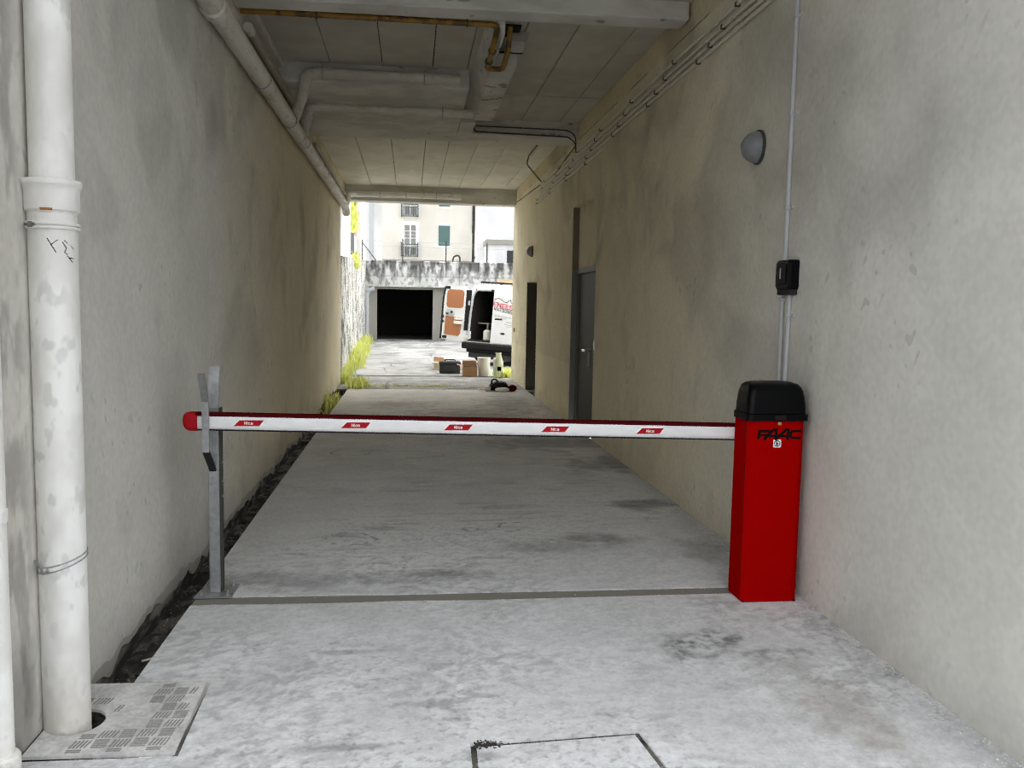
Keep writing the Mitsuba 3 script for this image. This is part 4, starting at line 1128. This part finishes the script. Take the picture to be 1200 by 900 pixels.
obj('lettering', vtext('ENEES', .115, .01, .57, 1.475, .14), 'm_sign_red', rd, False, 'red lettering')
obj('lettering', vtext('VATIONS', .085, .03, .57, 1.375, .14), 'm_ink', rd, False, 'dark lettering below the red line')
ridge = LineString([(.03, 1.66), (.12, 1.70), (.20, 1.69), (.30, 1.62), (.40, 1.60), (.46, 1.665), (.49, 1.665), (.52, 1.60), (.57, 1.57), (.62, 1.58)]).buffer(.008)
obj('mountain_line', vw(xform(extr(ridge, .003), XZ, (0, -.0455, -.02))), 'm_ink', rd, False, 'thin black outline of a mountain ridge')
for a, b, z, m_ in ((.05, .55, 1.26, 'm_conduit'), (.05, .40, 1.22, 'm_conduit'), (.42, .62, 1.10, 'm_conduit'), (.38, .62, 1.04, 'm_conduit'), (.42, .60, 0.99, 'm_conduit')):
    obj('small_print', vw(xform(extr(LineString([(a, z), (b, z - (b - a) * .12)]).buffer(.009, cap_style=2), .003), XZ, (0, -.0455, 0))), m_, rd, False)
# left door folded back: mirror image of the right one about the left hinge line
open_d = Polygon([(-.73, .545), (-1.52, .545), (-1.52, 1.60), (-1.48, 1.90), (-1.40, 1.94), (-.84, 1.94), (-.75, 1.74), (-.72, 1.15)])
ld = obj('open_door', vw(prism_xz(open_d, .0, .035)), 'm_vanwhite', vk, label='left rear door folded back, its inside showing')
obj('edge_seal', vw(prism_xz(LineString([(-1.52, .545), (-1.52, 1.60), (-1.48, 1.90)]).buffer(.025, cap_style=2), -.01, .06)), 'm_rubber', ld)
obj('trim_panel', vw(prism_xz(Polygon(rrect(-1.41, -.90, 1.36, 1.83, .09)), -.014, .002)), 'm_orange', ld, label='orange brown plywood door lining')
obj('trim_panel', vw(prism_xz(Polygon([(-1.42, .66), (-.98, .63), (-.92, .70), (-.90, 1.12), (-1.42, 1.16)]).buffer(-.01), -.014, .002)), 'm_orange', ld, label='orange brown lower door lining')
obj('bracket', vw(join(box(-1.40, -1.15, -.05, .0, 1.17, 1.26, .008), box(-1.36, -1.22, -.06, .0, 1.22, 1.32, .008))), 'm_zinc', ld)
obj('strap', vw(join(box(-1.38, -1.30, -.055, -.04, 1.18, 1.24, .004), box(-1.24, -1.18, -.062, -.045, 1.22, 1.28, .004))), 'm_rubber', ld)
obj('tray', vw(join(box(-1.12, -.86, -.06, .0, .95, 1.03, .006), box(-1.12, -.86, -.06, .0, 1.06, 1.11, .006))), 'm_white', ld)
for z in (.60, 1.88):
    obj('stop', vw(box(-1.46, -1.33, -.03, .0, z - .035, z + .035, .012)), 'm_rubber', ld)
for z in (1.0, 1.12):
    obj('latch', vw(box(-1.50, -1.455, -.02, .0, z - .03, z + .03, .006)), 'm_rubber', ld)
obj('hinge', vw(join(box(-.74, -.69, -.04, .03, .68, .80), box(-.74, -.69, -.04, .03, 1.45, 1.57))), 'm_zinc', ld)
obj('pillar_trim', vw(tube(bend([(-.665, -.02, .58), (-.655, -.02, 1.2), (-.615, -.02, 1.72), (-.52, -.02, 1.86), (-.1, -.02, 1.87)], .12), .03, 8)), 'm_zinc', vk)
obj('roof_bar', vw(join(box(-.62, .62, .30, .36, 2.05, 2.09), cyl((-.02, .33, 2.02), (-.02, .33, 2.06), .03), cyl((.55, .33, 1.98), (.55, .33, 2.06), .03))), 'm_black_matt', vk)
single('jerrycan', vw(box(-.34, -.15, .12, .30, .565, .86, .05)), 'm_bucket', 'white container inside the open van', 'container')
single('ladder', vw(join(box(-.02, .03, .1, 2.6, 2.095, 2.16, .006), box(.34, .39, .1, 2.6, 2.095, 2.16, .006), *[cyl((.0, .2 + k * .3, 2.125), (.37, .2 + k * .3, 2.125), .018, 8) for k in range(8)], box(-.02, .5, .06, .12, 2.10, 2.17, .006))), 'm_wood', 'wooden ladder on the roof of the van', 'ladder')
